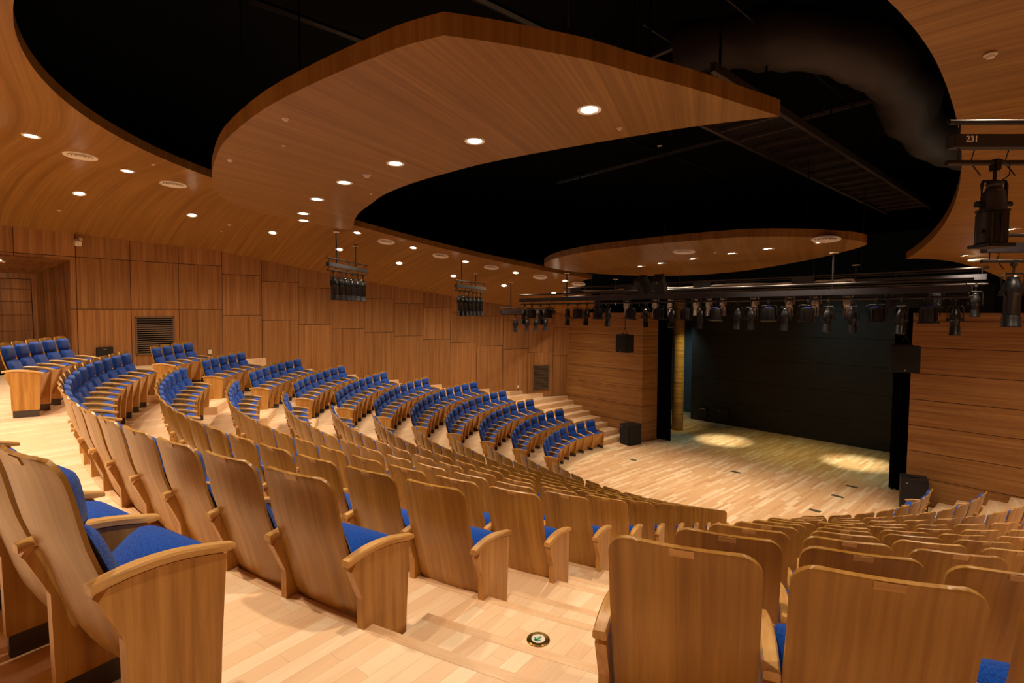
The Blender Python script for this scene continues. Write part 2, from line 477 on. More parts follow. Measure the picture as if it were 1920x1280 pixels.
# rear part, side part and nose are paired separately so that the loft never folds
kO = 16 + 1
iA = next(i for i, q in enumerate(inner) if q[0] > 4.2)
in_s = resample(inner[:iA + 1], 30)[:-1] + resample(inner[iA:61], 60)[:-1] + resample(inner[60:], 20)
oB = next(i for i, q in enumerate(outer) if i > kO and q[1] > -1.2)
out_s = resample(outer[:kO + 1], 30)[:-1] + resample(outer[kO:oB + 1], 60)[:-1] + resample(outer[oB:], 20)
bm = bmesh.new()
for sx in (-1, 1):
    rows = []
    for (xi, yi), (xo, yo) in zip(in_s, out_s):
        row = []
        for k in range(19):
            t = (k / 18)
            x = xi + (xo - xi) * t; y = yi + (yo - yi) * t
            row.append(bm.verts.new((sx * x, y, ceil_z(x, y))))
        up = bm.verts.new((sx * xi, yi, ceil_z(xi, yi) + 0.16))
        row.insert(0, up); rows.append(row)
    for A, B in zip(rows, rows[1:]):
        for k in range(19): bm.faces.new((A[k], A[k + 1], B[k + 1], B[k]))
from mathutils.bvhtree import BVHTree
bm.normal_update()
CEIL_BVH = BVHTree.FromBMesh(bm)
tag(obj('ceiling', bm, M_CEIL, smooth=True, sharp=0.8), kind='structure')
def ceil_fit(x, y):
    h = CEIL_BVH.ray_cast(Vector((x, y, 4.0)), Vector((0, 0, 1)))
    if h[0] is None: return ceil_z(x, y), (0, 0)
    n = h[1] if h[1].z < 0 else -h[1]; n = -n
    return h[0].z - 0.002, (atan2(-n.y, n.z), atan2(n.x, n.z))
bm = bmesh.new(); box(bm, (0, -3.4, 11.0), (70, 70, 0.1)); tag(obj('ceiling_upper', bm, M_VOID), kind='structure')

# floating ceiling panels
def smooth_closed(P, n=3):
    out = []
    m = len(P)
    for i in range(m):
        p0, p1, p2, p3 = P[i - 1], P[i], P[(i + 1) % m], P[(i + 2) % m]
        for k in range(n):
            t = k / n
            out.append(tuple(0.5 * ((2 * p1[j]) + (-p0[j] + p2[j]) * t + (2 * p0[j] - 5 * p1[j] + 4 * p2[j] - p3[j]) * t * t + (-p0[j] + 3 * p1[j] - 3 * p2[j] + p3[j]) * t ** 3) for j in (0, 1)))
    return out
c1a = [(4.03, -12.14), (3.72, -12.28), (3.38, -12.38), (2.7, -12.55), (1.73, -12.73), (0.68, -12.8), (-0.06, -12.78), (-0.91, -12.68), (-1.74, -12.54), (-2.49, -12.36), (-3.25, -12.03), (-3.84, -11.6), (-4.26, -11.0), (-4.62, -10.1), (-4.98, -9.24), (-5.07, -8.93), (-4.85, -8.89), (-4.4, -9.07), (-3.63, -9.39), (-2.75, -9.68), (-1.83, -9.88), (-0.98, -10.05), (-0.16, -10.09), (0.44, -10.06), (1.05, -9.99), (1.59, -9.91), (2.42, -9.69), (3.44, -9.34), (4.3, -9.02), (5.04, -8.62)]
c1b = [(4.93, -9.16), (4.78, -9.92), (4.62, -10.52), (4.49, -11.06), (4.32, -11.51), (4.17, -11.86)]
def open_spline(P, n=3):
    out = []
    for i in range(len(P) - 1):
        p0 = P[max(i - 1, 0)]; p1 = P[i]; p2 = P[i + 1]; p3 = P[min(i + 2, len(P) - 1)]
        for k in range(n):
            t = k / n
            out.append(tuple(0.5 * ((2 * p1[j]) + (-p0[j] + p2[j]) * t + (2 * p0[j] - 5 * p1[j] + 4 * p2[j] - p3[j]) * t * t + (-p0[j] + 3 * p1[j] - 3 * p2[j] + p3[j]) * t ** 3) for j in (0, 1)))
    return out
out1 = open_spline(c1a) + open_spline([c1a[-1]] + c1b + [c1a[0]])
bm = bmesh.new(); prism(bm, out1, 7.13, 7.30)
cl = obj('ceiling_panel', bm, M_CLOUD)
tag(cl, 'large crescent-shaped floating wood ceiling panel with seven downlights', 'ceiling panel')
z2 = lambda x, y: 6.52 - 0.1 * (y + 3.0)
c2 = [(-3.99, -3.1), (-2.89, -3.78), (-1.39, -4.14), (0.24, -4.16), (1.52, -4.05), (2.59, -3.86), (3.42, -3.4), (4.0, -2.86), (4.22, -2.5), (4.24, -2.2), (4.0, -1.9), (3.25, -1.3), (2.45, -0.82), (0.88, -0.1), (-0.81, 0.12), (-2.41, -0.35), (-3.74, -1.45), (-4.1, -2.4)]
bm = bmesh.new(); prism(bm, smooth_closed(c2, 4), z2, lambda x, y: z2(x, y) + 0.16)
c2o = obj('ceiling_panel', bm, M_CLOUD)
tag(c2o, 'smaller almond-shaped floating wood ceiling panel above the front lighting bar', 'ceiling panel')

# ------------------------------------------------------------------ floors and treads
bm = bmesh.new()
box(bm, (0, 1.5, -0.05), (21, 16, 0.1)); tag(obj('floor_stage', bm, M_STAGE), kind='structure')

def nos_r(i, t, far):      # nosing radius of tread i at parameter t (deg from the rear axis)
    base = R[i - 1] + 0.31
    return base + (0.37 if t > far else 0.0)
def plan(r, t, sx):
    if t <= 90: return (sx * r * sin(radians(t)), -r * cos(radians(t)))
    return (sx * r, (t - 90) * 0.1)
def add_tread(bmT, bmR, i, sx):
    k = i - 1; far = abs(PH_L[k]) + (1.2 if k < 11 else 60)
    if k == 11: far = 999
    far2 = abs(PH_L[i]) + 1.2 if i < 11 else 999
    ts = sorted(set([round(1.0 * j, 3) for j in range(0, 115)] + [114.7, round(min(far, 114.6), 3), round(min(far + 0.02, 114.6), 3), round(min(far2, 114.6), 3), round(min(far2 + 0.02, 114.6), 3)]))
    uvl = bmT.loops.layers.uv.verify(); uvr = bmR.loops.layers.uv.verify()
    def inn(t): return nos_r(i, t, far)
    def out(t):
        if i < 12: return nos_r(i + 1, t, far2)
        return 30.0
    prev = None
    for a, b in zip(ts, ts[1:]):
        ra, rb = inn(a + 1e-6), inn(b)
        pa, pb = plan(ra, a, sx), plan(rb, b, sx)
        if wall_dist(*pa) < -0.12 and wall_dist(*pb) < -0.12: continue
        if i == 12 and (pa[1] < REAR_Y): continue
        oa, ob = out(a + 1e-6), out(b)
        def clampo(r0, r1, t):
            p0 = Vector(plan(r0, t, sx)); p1 = Vector(plan(r1, t, sx))
            ok = lambda q: wall_dist(q[0], q[1]) > -0.03 and q[1] > REAR_Y
            if ok(p1): return p1
            lo, hi = 0.0, 1.0
            for _ in range(24):
                m = (lo + hi) / 2
                if ok(p0.lerp(p1, m)): lo = m
                else: hi = m
            return p0.lerp(p1, lo)
        qa, qb = clampo(ra, oa + 0.01, a), clampo(rb, ob + 0.01, b)
        f = bmT.faces.new([bmT.verts.new((x, y, Z[i])) for x, y in (pa, pb, qb, qa)])
        ua = ra * radians(a); ub = rb * radians(b)
        for l, q in zip(f.loops, ((ua, 0), (ub, 0), (ub, (Vector(pb) - qb).length), (ua, (Vector(pa) - qa).length))): l[uvl].uv = q
        f = bmR.faces.new([bmR.verts.new(v) for v in ((pa[0], pa[1], Z[i - 1] - 0.001), (pb[0], pb[1], Z[i - 1] - 0.001), (pb[0], pb[1], Z[i]), (pa[0], pa[1], Z[i]))])
        if b - a < 0.03:     # the jog itself
            pass
bmT = bmesh.new(); bmR = bmesh.new()
bmT.loops.layers.uv.new('uv'); bmR.loops.layers.uv.new('uv')
for i in range(2, 13):
    for sx in (-1, 1): add_tread(bmT, bmR, i, sx)
tag(obj('floor_treads', bmT, M_TREAD), kind='structure')
tag(obj('floor_risers', bmR, M_RISER), kind='structure')

# half steps in the aisles and along the walls
bmT = bmesh.new(); uvl = bmT.loops.layers.uv.new('uv'); bmR = bmesh.new()
def sector(r0, r1, t0, t1, z0, z1, sx, step=1.0):
    n = max(1, int((t1 - t0) / step)); ts = [t0 + (t1 - t0) * j / n for j in range(n + 1)]
    A = [plan(r0, t, sx) for t in ts]; B = [plan(r1, t, sx) for t in ts]
    keep = [wall_dist(*p) > -0.1 for p in A]
    for j in range(n):
        if not (keep[j] or keep[j + 1]): continue
        f = bmT.faces.new([bmT.verts.new((x, y, z1)) for x, y in (A[j], A[j + 1], B[j + 1], B[j])])
        for l, q in zip(f.loops, ((r0 * radians(ts[j]), 0), (r0 * radians(ts[j + 1]), 0), (r0 * radians(ts[j + 1]), r1 - r0), (r0 * radians(ts[j]), r1 - r0))): l[uvl].uv = q
        for P, s in ((A, 1), (B, -1)):
            bmR.faces.new([bmR.verts.new((P[j][0], P[j][1], z0)), bmR.verts.new((P[j + 1][0], P[j + 1][1], z0)), bmR.verts.new((P[j + 1][0], P[j + 1][1], z1)), bmR.verts.new((P[j][0], P[j][1], z1))])
    for j in (0, n):
        bmR.faces.new([bmR.verts.new((A[j][0], A[j][1], z0)), bmR.verts.new((B[j][0], B[j][1], z0)), bmR.verts.new((B[j][0], B[j][1], z1)), bmR.verts.new((A[j][0], A[j][1], z1))])
AIS = 17.3
for i in range(2, 13):
    n = R[i - 1] + 0.31; zm = (Z[i] + Z[i - 1]) / 2
    for sx in (-1, 1):
        # side stairs: half step fills the jog
        if i <= 11:
            t0 = abs(PH_L[i - 1]) + 1.2
            if t0 < 114: sector(n - 0.002, n + 0.372, t0, 114.7, Z[i - 1], zm, sx)
        # radial aisles (offset 0.95 .. 2.05 m from the radial line)
        r = n - 0.2
        a0 = AIS + degrees(math.asin(min(0.90 / r, 1))); a1 = AIS + degrees(math.asin(min(2.12 / r, 1)))
        sector(n - 0.40, n + 0.002, a0, a1, Z[i - 1] + 0.001, zm, sx, 0.5)
tag(obj('floor_step_tops', bmT, M_TREAD), kind='structure')
tag(obj('floor_step_sides', bmR, M_RISER), kind='structure')

# ------------------------------------------------------------------ stage house
bm = bmesh.new()
box(bm, (0.0, 8.05, 3.0), (10.4, 0.1, 6.0))
for z in (1.15, 2.3, 3.45, 4.6): pass
def mat_back():
    m, nt, p = new_mat('stage_back_panels'); g = G(nt)
    x, y, z = g.sep(g.obj())
    fr = g.m('FRACT', g.m('DIVIDE', z, 1.02)); d = g.m('MULTIPLY', g.m('MINIMUM', fr, g.m('SUBTRACT', 1.0, fr)), 1.02)
    ln = g.m('LESS_THAN', d, 0.01)
    n = g.noise(g.vec(x, y, g.m('MULTIPLY', z, 6.0)), 1.5, 3.0)
    c = g.mix(ln, g.ramp(n, [(0.3, lin(44, 43, 38)), (0.7, lin(52, 50, 44))]), lin(14, 13, 12))
    g.put(p.inputs['Base Color'], c); p.inputs['Roughness'].default_value = 0.7; p.inputs['Specular IOR Level'].default_value = 0.2
    return m
tag(obj('wall_stage_back', bm, mat_back()), kind='structure')
bm = bmesh.new(); box(bm, (-5.6, 9.4, 3.0), (4.0, 0.1, 6.0)); tag(obj('wall_wing', bm, M_TEAL), kind='structure')
for sx, nm in ((-1, 'wall_stage_left'), (1, 'wall_stage_right')):
    bm = bmesh.new(); box(bm, (sx * 8.0, 6.4, 3.0), (0.1, 7.0, 6.0)); tag(obj(nm, bm, M_VOID), kind='structure')
bm = bmesh.new(); box(bm, (-4.42, 5.45, 3.0), (0.01, 0.01, 0.01)); bm.clear()
lathe(bm, [(0.25, 0.0), (0.25, 0.05), (0.24, 0.055), (0.24, 5.6)], 40, -4.42, 5.5)
def mat_col():
    m, nt, p = new_mat('column_veneer'); g = G(nt)
    x, y, z = g.sep(g.obj())
    fr = g.m('FRACT', g.m('DIVIDE', z, 0.6875)); d = g.m('MINIMUM', fr, g.m('SUBTRACT', 1.0, fr))
    c, f = grain(g, g.m('ADD', x, y), 0.0, z, lin(118, 86, 40), lin(148, 112, 56), lin(172, 134, 70), (1.5, 1, 34))
    c = g.mix(g.m('LESS_THAN', d, 0.01), c, lin(50, 32, 14))
    g.put(p.inputs['Base Color'], c); p.inputs['Roughness'].default_value = 0.4
    return m
tag(obj('column', bm, mat_col(), smooth=True), 'round wood-clad column standing behind the left stage curtain', 'column')

def curtain(x0, x1, y, name, label):
    bm = bmesh.new(); n = 60; rows = []
    for z in (0.02, 0.5, 2.0, 3.5, 5.2):
        rows.append([bm.verts.new((x0 + (x1 - x0) * i / n, y + 0.05 * sin(i / n * 2 * pi * 6) * (1.15 - z * 0.06), z)) for i in range(n + 1)])
    back = [[bm.verts.new((v.co.x, v.co.y + 0.06, v.co.z)) for v in r] for r in rows]
    for S in (rows, back):
        for A, B in zip(S, S[1:]):
            for i in range(n): bm.faces.new((A[i], A[i + 1], B[i + 1], B[i]))
    for A, B in ((rows[0], back[0]), (rows[-1], back[-1])):
        for i in range(n): bm.faces.new((A[i], A[i + 1], B[i + 1], B[i]))
    for k in range(4):
        for i in (0, n): bm.faces.new((rows[k][i], rows[k + 1][i], back[k + 1][i], back[k][i]))
    tag(obj(name, bm, M_VELVET, smooth=True), label, 'curtain')
curtain(-4.28, -3.52, 3.45, 'stage_curtain', 'narrow black velvet curtain hanging at the left edge of the stage opening')
curtain(3.60, 4.28, 3.40, 'stage_curtain', 'narrow black velvet curtain hanging at the right edge of the stage opening')

# ------------------------------------------------------------------ the theatre chair
def build_chair(both=False, arm_side=1):
    """local frame: +y towards the stage, x to the right, origin on the floor; arm tips at y=+0.30"""
    root = empty('theatre_seat')
    # back shell
    prof = [(-0.222, 1.055), (-0.216, 1.04), (-0.208, 1.02), (-0.198, 0.99), (-0.188, 0.95), (-0.178, 0.90), (-0.167, 0.84), (-0.152, 0.77), (-0.131, 0.70), (-0.107, 0.63), (-0.086, 0.56), (-0.068, 0.49), (-0.052, 0.42), (-0.032, 0.355), (-0.002, 0.29), (0.045, 0.232), (0.10, 0.195)]
    L = [0.0]
    for a, b in zip(prof, prof[1:]): L.append(L[-1] + hypot(b[0] - a[0], b[1] - a[1]))
    ss = [0, 0.002, 0.006, 0.012, 0.02, 0.03, 0.042, 0.056, 0.075] + [q for q in L if q > 0.09]
    P2 = []
    for q in ss:
        j = max(k for k in range(len(L)) if L[k] <= q + 1e-9); j = min(j, len(L) - 2)
        t = (q - L[j]) / (L[j + 1] - L[j])
        P2.append((prof[j][0] + t * (prof[j + 1][0] - prof[j][0]), prof[j][1] + t * (prof[j + 1][1] - prof[j][1])))
    prof, L = P2, ss
    cols = 16; rc = 0.075
    def hw(s):
        w = 0.241 - 0.004 * max(0, (s - 0.35) / 0.6)
        if s < rc: w = w - rc + sqrt(max(rc * rc - (rc - s) ** 2, 0))
        return w
    bm = bmesh.new()
    F, B = [], []
    for j, (y, z) in enumerate(prof):
        a = prof[max(j - 1, 0)]; b = prof[min(j + 1, len(prof) - 1)]
        ty, tz = b[0] - a[0], b[1] - a[1]; l = hypot(ty, tz); ny, nz = -tz / l, ty / l   # forward normal
        w = hw(L[j] + 0.0006); rf, rb = [], []
        for i in range(cols + 1):
            t = -1 + 2 * i / cols
            bow = 0.016 * (t * t)      # edges wrap forward
            x = w * t
            rf.append(bm.verts.new((x, y + bow + ny * 0.014, z + nz * 0.014)))
            rb.append(bm.verts.new((x, y + bow, z)))
        F.append(rf); B.append(rb)
    for S in (F, B):
        for A, C_ in zip(S, S[1:]):
            for i in range(cols): bm.faces.new((A[i], A[i + 1], C_[i + 1], C_[i]))
    for i in range(cols):
        bm.faces.new((F[0][i], F[0][i + 1], B[0][i + 1], B[0][i])); bm.faces.new((F[-1][i], F[-1][i + 1], B[-1][i + 1], B[-1][i]))
    for j in range(len(prof) - 1):
        for i in (0, cols): bm.faces.new((F[j][i], F[j + 1][i], B[j + 1][i], B[j][i]))
    obj('back_shell', bm, M_SHELL, root, True, 0.9)
    # number plate let into the top edge
    bm = bmesh.new()
    box(bm, (0, -0.2085, 1.0395), (0.078, 0.0195, 0.030), Matrix.Rotation(0.37, 3, 'X'), bevel=0.001)
    obj('number_plate', bm, M_PLATE, root)
    # pads: pillow from a profile line
    def pad(name, p0, p1, w, th, off, crown=0.0, up=False):
        bm = bmesh.new(); n = 10; m = 10
        p0 = Vector(p0); p1 = Vector(p1); d = (p1 - p0).normalized(); nr = Vector((-d.y, d.x))
        if nr.y < 0 and abs(nr.y) > abs(nr.x): nr = -nr
        if abs(nr.x) >= abs(nr.y) and nr.x < 0: nr = -nr
        if up and nr.y < 0: nr = -nr
        top, bot = [], []
        for j in range(m + 1):
            v = j / m; rt, rb = [], []
            for i in range(n + 1):
                u = -1 + 2 * i / n; vv = -1 + 2 * v
                prof_ = ((1 - abs(u) ** 8) ** 0.5) * ((1 - abs(vv) ** 8) ** 0.5)
                # rounded outline
                ww = w * (1 - 0.10 * abs(vv) ** 6); ext = 1 - 0.05 * abs(u) ** 6
                q = p0.lerp(p1, 0.5 + vv * 0.5 * ext) + nr * (off + th * prof_ + crown * (1 - u * u) * (1 - vv * vv))
                rt.append(bm.verts.new((ww * u, q.x, q.y)))
                q2 = p0.lerp(p1, 0.5 + vv * 0.5 * ext) + nr * off
                rb.append(bm.verts.new((ww * u, q2.x, q2.y)))
            top.append(rt); bot.append(rb)
        for S in (top, bot):
            for A, C_ in zip(S, S[1:]):
                for i in range(n): bm.faces.new((A[i], A[i + 1], C_[i + 1], C_[i]))
        bmesh.ops.remove_doubles(bm, verts=bm.verts, dist=0.0002)
        bd = [e for e in bm.edges if len(e.link_faces) == 1]
        if bd: bmesh.ops.holes_fill(bm, edges=bd)
        return obj(name, bm, M_FAB, root, True, 1.2)
    pad('back_cushion', (-0.182, 1.012), (-0.152, 0.808), 0.222, 0.040, 0.017, 0.012)
    pad('lumbar_cushion', (-0.160, 0.812), (-0.020, 0.40), 0.226, 0.040, 0.038, 0.004)
    # tipped-up seat: pan faces forward, cushion behind it
    bm = bmesh.new(); rows = []
    pp = [(0.262, 0.600), (0.255, 0.58), (0.228, 0.49), (0.200, 0.40), (0.172, 0.31), (0.138, 0.22), (0.108, 0.165)]
    for y, z in pp:
        w = 0.236 if z > 0.3 else 0.236 - (0.3 - z) * 0.12
        rows.append([bm.verts.new((w * (-1 + 2 * i / 8), y + 0.008 * (1 - (-1 + 2 * i / 8) ** 2), z)) for i in range(9)])
    back = [[bm.verts.new((v.co.x, v.co.y - 0.022, v.co.z + 0.006)) for v in r] for r in rows]
    for S in (rows, back):
        for A, C_ in zip(S, S[1:]):
            for i in range(8): bm.faces.new((A[i], A[i + 1], C_[i + 1], C_[i]))
    for A, C_ in ((rows[0], back[0]), (rows[-1], back[-1])):
        for i in range(8): bm.faces.new((A[i], A[i + 1], C_[i + 1], C_[i]))
    for k in range(len(pp) - 1):
        for i in (0, 8): bm.faces.new((rows[k][i], rows[k + 1][i], back[k + 1][i], back[k][i]))
    obj('seat_pan', bm, M_SIDE, root, True, 0.7)
    pad('seat_cushion', (0.262, 0.612), (0.022, 0.400), 0.240, 0.050, 0.0, 0.058, True)
    # standards
    def side(x):
        bm = bmesh.new(); n = 10
        arc = []
        for i in range(n + 1):
            t = i / n; y = 0.305 - 0.455 * t
            z = 0.628 + 0.060 * sin(pi * min(t * 0.72, 1)) * 1.0
            arc.append((y, z))
        secs = []
        for i, (y, z) in enumerate(arc):
            w = 0.0255 + 0.003 * sin(pi * i / n); th = 0.031
            if i == 0: w, th = 0.024, 0.020
            secs.append([bm.verts.new((x + dx * w, y, z + dz)) for dx, dz in ((-1, -th * 0.9), (-1, -0.008), (-0.75, 0), (0.75, 0), (1, -0.008), (1, -th * 0.9), (0.8, -th), (-0.8, -th))])
        for A, C_ in zip(secs, secs[1:]):
            for k in range(8): bm.faces.new((A[k], A[(k + 1) % 8], C_[(k + 1) % 8], C_[k]))
        bm.faces.new(secs[0]); bm.faces.new(secs[-1][::-1])
        obj('armrest', bm, M_ARM, root, True, 0.7)
        poly = [(0.268, 0.598)] + [(y, z - 0.034) for y, z in arc[1:-1]] + [(-0.132, 0.615), (-0.066, 0.455), (-0.064, 0.10), (0.232, 0.10), (0.240, 0.25)]
        bm = bmesh.new()
        A = [bm.verts.new((x - 0.021, y, z)) for y, z in poly]; C_ = [bm.verts.new((x + 0.021, y, z)) for y, z in poly]
        bm.faces.new(A); bm.faces.new(C_[::-1])
        for k in range(len(poly)): bm.faces.new((A[k], A[(k + 1) % len(poly)], C_[(k + 1) % len(poly)], C_[k]))
        obj('side_panel', bm, M_SIDE, root)
        bm = bmesh.new(); box(bm, (x, 0.085, 0.05), (0.032, 0.28, 0.10), bevel=0.003)
        obj('plinth', bm, M_DARKG, root)
    side(0.275 * arm_side)
    if both: side(-0.275 * arm_side)
    return root

protoA = build_chair(False, 1)      # one standard, on its right-hand side
protoE = build_chair(True, 1)       # row-end chair with both standards
ORD = ['', 'first', 'second', 'third', 'fourth', 'fifth', 'sixth', 'seventh', 'eighth', 'ninth', 'tenth', 'eleventh', 'twelfth', 'thirteenth', 'fourteenth', 'fifteenth', 'sixteenth', 'seventeenth', 'eighteenth', 'nineteenth']
used = {id(protoA): False, id(protoE): False}
def in_frame(x, y, z, mx=70):
    v = Vector((x, y, z)) - CAMP
    a = radians(48.7); fw = Vector((-sin(a), cos(a), 0)); rt = Vector((cos(a), sin(a), 0)); t = 0.0574425
    d = v.dot(fw) * cos(t) - v.z * sin(t); u = v.dot(fw) * sin(t) + v.z * cos(t)
    if d < 0.1: return False
    px = 960 + 956.4 * v.dot(rt) / d; py = 640 - 956.4 * u / d
    return -mx < px < 1920 + mx and -mx < py < 1280 + mx
NSEAT = 0
def seat_at(i, phi, end, label, group):
    global NSEAT
    r = R[i] + 0.30; a = radians(phi)
    x, y = r * sin(a), -r * cos(a)
    if not any(in_frame(x + dx, y + dy, Z[i] + dz, 0) for dx in (-.3, .3) for dy in (-.3, .3) for dz in (.3, 1.0)): return
    src = protoE if end else protoA
    if used[id(src)]: o = copy_tree(src)
    else: o = src; used[id(src)] = True
    o.location = (x, y, Z[i] + 0.002)
    o.rotation_euler = (0, 0, a)
    tag(o, label, 'theatre seat', group); NSEAT += 1
def row(i, phi0, n, block, cnt_from, group, rev=False):
    """n seats from phi0 (left end seen from behind) towards larger phi"""
    dp = degrees(0.55 / (R[i] + 0.35))
    for k in range(n):
        phi = phi0 + (k + 0.5) * dp
        # number from the end named in the label
        q = (n - k) if rev else (k + 1)
        rn = {1: 'front row', 12: 'rearmost row'}.get(i, ORD[i] + ' row')
        if q == 1: lb = 'blue theatre seat beside %s, %s of %s' % (cnt_from, rn, block)
        else: lb = 'blue theatre seat, %s from %s, %s of %s' % (ORD[q], cnt_from, rn, block)
        seat_at(i, phi, k == 0, lb, group)
for i in range(1, 12):
    dp = degrees(0.55 / (R[i] + 0.35))
    row(i, PH_L[i], N_L[i], 'the left block', 'the wall side', 'theatre seats of the left block')
    row(i, PH_N[i] - N_M[i] * dp, N_M[i], 'the centre block', 'the arrow-marked aisle', 'theatre seats of the centre block', True)
    row(i, -PH_L[i] - N_L[i] * dp - degrees(0.045 / R[i]), N_L[i], 'the right block', 'the arrow-marked aisle', 'theatre seats of the right block')
dp12 = degrees(0.55 / (R[12] + 0.35))
for k in range(5):
    seat_at(12, PH_L[12] + (k + 0.5) * dp12, k == 0, 'blue theatre seat on the rear landing near the door, %s from the wall' % ORD[k + 1], 'five rear landing seats near the door')
for k in range(5):
    seat_at(12, PH_N[12] - (k + 0.5) * dp12, k == 4, 'blue theatre seat on the near landing, %s from the near aisle' % ORD[k + 1], 'five rear landing seats at lower left')
print('SEATS', NSEAT)

# ------------------------------------------------------------------ downlights, diffusers, detectors
def spot(name, loc, power, size=110, blend=0.7, col=WARM, rot=(0, 0, 0), radius=0.05):
    l = bpy.data.lights.new(name, 'SPOT'); l.energy = power; l.color = col
    l.spot_size = radians(size); l.spot_blend = blend; l.shadow_soft_size = radius
    o = bpy.data.objects.new(name, l); COL.objects.link(o); o.location = loc; o.rotation_euler = rot
    return o
bm = bmesh.new(); lathe(bm, [(0.085, -0.004), (0.12, -0.010), (0.125, -0.002), (0.12, 0.02), (0.085, 0.02), (0.085, -0.004)], 28, caps=False)
ring_me = obj('trim_ring', bm, M_CREAM, None, True); 
bm = bmesh.new(); lathe(bm, [(0.001, 0.0), (0.086, 0.0), (0.086, 0.012), (0.001, 0.012)], 24)
lens_me = obj('lamp_lens', bm, M_LAMP)
dl_proto = empty('downlight'); ring_me.parent = dl_proto; lens_me.parent = dl_proto
dl_used = [False]
def downlight(x, y, z, label, group, power=DOWN_W, tilt=(0, 0), lit=True):
    if in_frame(x, y, z, 20):
        if dl_used[0]: o = copy_tree(dl_proto)
        else: o = dl_proto; dl_used[0] = True
        o.location = (x, y, z); o.rotation_euler = (tilt[0], tilt[1], 0)
        tag(o, label, 'downlight', group)
    if lit: spot('lamp_beam', (x, y, z - 0.03), power, 120, 0.95)
OUT = [(-4.31, -14.62, 'inner'), (-5.68, -13.26, 'inner'), (-7.62, -13.97, 'outer'), (-8.24, -11.73, 'outer'), (-8.50, -9.69, 'outer'), (-8.56, -7.69, 'outer'), (-6.88, -7.85, 'inner'), (-6.84, -6.03, 'inner'), (-8.42, -5.66, 'outer'), (-6.73, -4.10, 'inner'), (-8.19, -3.58, 'outer'), (-7.66, -1.61, 'outer'), (-6.33, -2.19, 'inner'), (-5.56, -0.44, 'inner'), (-6.85, 0.29, 'outer')]
ci = {'inner': 0, 'outer': 0}
for x, y, w in OUT:
    ci[w] += 1
    zc, tl = ceil_fit(x, y)
    downlight(x, y, zc, 'lit ceiling downlight, %s from the rear in the %s arc above the left wall' % (ORD[ci[w]], w), 'downlights of the outer ceiling', tilt=tl)
    downlight(-x, y, ceil_z(x, y), 'lit downlight in the right ceiling %s' % ('just below the largest hanging spotlight' if y < -2 else 'tip beside the round diffuser'), None, DOWN_W * (((1.3 if x < -5 else 0.9) if x > -6 else 0.12) if y < -12.5 else 1.0))
for x, y, k in ((-5.2, -16.0, 1.6), (-2.7, -15.8, 1.8), (0.1, -15.6, 2.0), (2.1, -15.4, 3.6), (-3.9, -16.9, 1.6), (-1.2, -16.8, 1.8)): spot('lamp_beam', (x, y, ceil_z(x, y) - 0.03), DOWN_W * k, 118, 0.95)  # unseen rear lamps; strongest one added to brighten the centre seat backs
C1L = [(3.84, -10.26), (2.32, -10.56), (0.86, -10.82), (-0.61, -10.92), (-2.09, -10.8), (-3.63, -10.51), (-4.45, -10.22)]
for k, (x, y) in enumerate(C1L):
    downlight(x, y, 7.128, 'lit downlight in the crescent panel, %s from its right tip' % ORD[k + 1], 'downlights of the crescent panel', DOWN_W * 1.1)
C2L = [(1519, 477), (1393, 484), (1294, 489), (1202, 497), (1133, 503), (1092, 508)]
C2P = [(3.60, -2.75), (2.50, -2.60), (1.62, -2.45), (0.50, -2.20), (-0.55, -2.00), (-1.35, -1.80)]
for k, (x, y) in enumerate(C2P):
    downlight(x, y, z2(x, y) - 0.002, 'lit downlight in the almond panel, %s from its right end' % ORD[k + 1], 'downlights of the almond panel', DOWN_W)

# round air diffusers
def diffuser(x, y, z, label, tilt=(0, 0)):
    o = empty('air_diffuser', (x, y, z), 0, label, 'air diffuser', 'round air diffusers in the ceiling')
    o.rotation_euler = (tilt[0], tilt[1], 0)
    bm = bmesh.new(); lathe(bm, [(0.19, -0.006), (0.25, -0.016), (0.26, -0.004), (0.25, 0.02), (0.19, 0.02), (0.19, -0.006)], 36, caps=False); obj('outer_ring', bm, M_CREAM, o, True)
    bm = bmesh.new(); lathe(bm, [(0.001, 0.004), (0.19, 0.004), (0.19, 0.03), (0.001, 0.03)], 30); obj('back_plate', bm, M_VOID, o)
    bm = bmesh.new()
    for a, b in ((0.03, 0.06), (0.085, 0.115), (0.14, 0.17)):
        lathe(bm, [(a, -0.002), (b, -0.014), (b + 0.004, -0.010), (a + 0.004, 0.003), (a, -0.002)], 30, caps=False)
    obj('vane', bm, M_CREAM, o, True)
DF = [(-5.1, -13.99), (-6.19, -12.41), (-6.99, -6.88), (-6.87, -5.0), (-6.55, -3.13), (-5.99, -1.31), (-5.42, 0.14)]
for k, (x, y) in enumerate(DF):
    zc, tl = ceil_fit(x, y)
    diffuser(x, y, zc, 'round cream air diffuser, %s from the rear, in the left ceiling' % ORD[k + 1], tl)
diffuser(5.77, -0.14, ceil_fit(5.77, -0.14)[0], 'round cream air diffuser at the right ceiling tip behind the hanging spotlights')
diffuser(3.75, -2.98 + 0.0, z2(3.75, -2.98), 'round cream air diffuser at the right end of the almond panel', (-0.1, 0))
diffuser(0.75, -3.1, z2(0.75, -3.1), 'round cream air diffuser in the middle of the almond panel', (-0.1, 0))

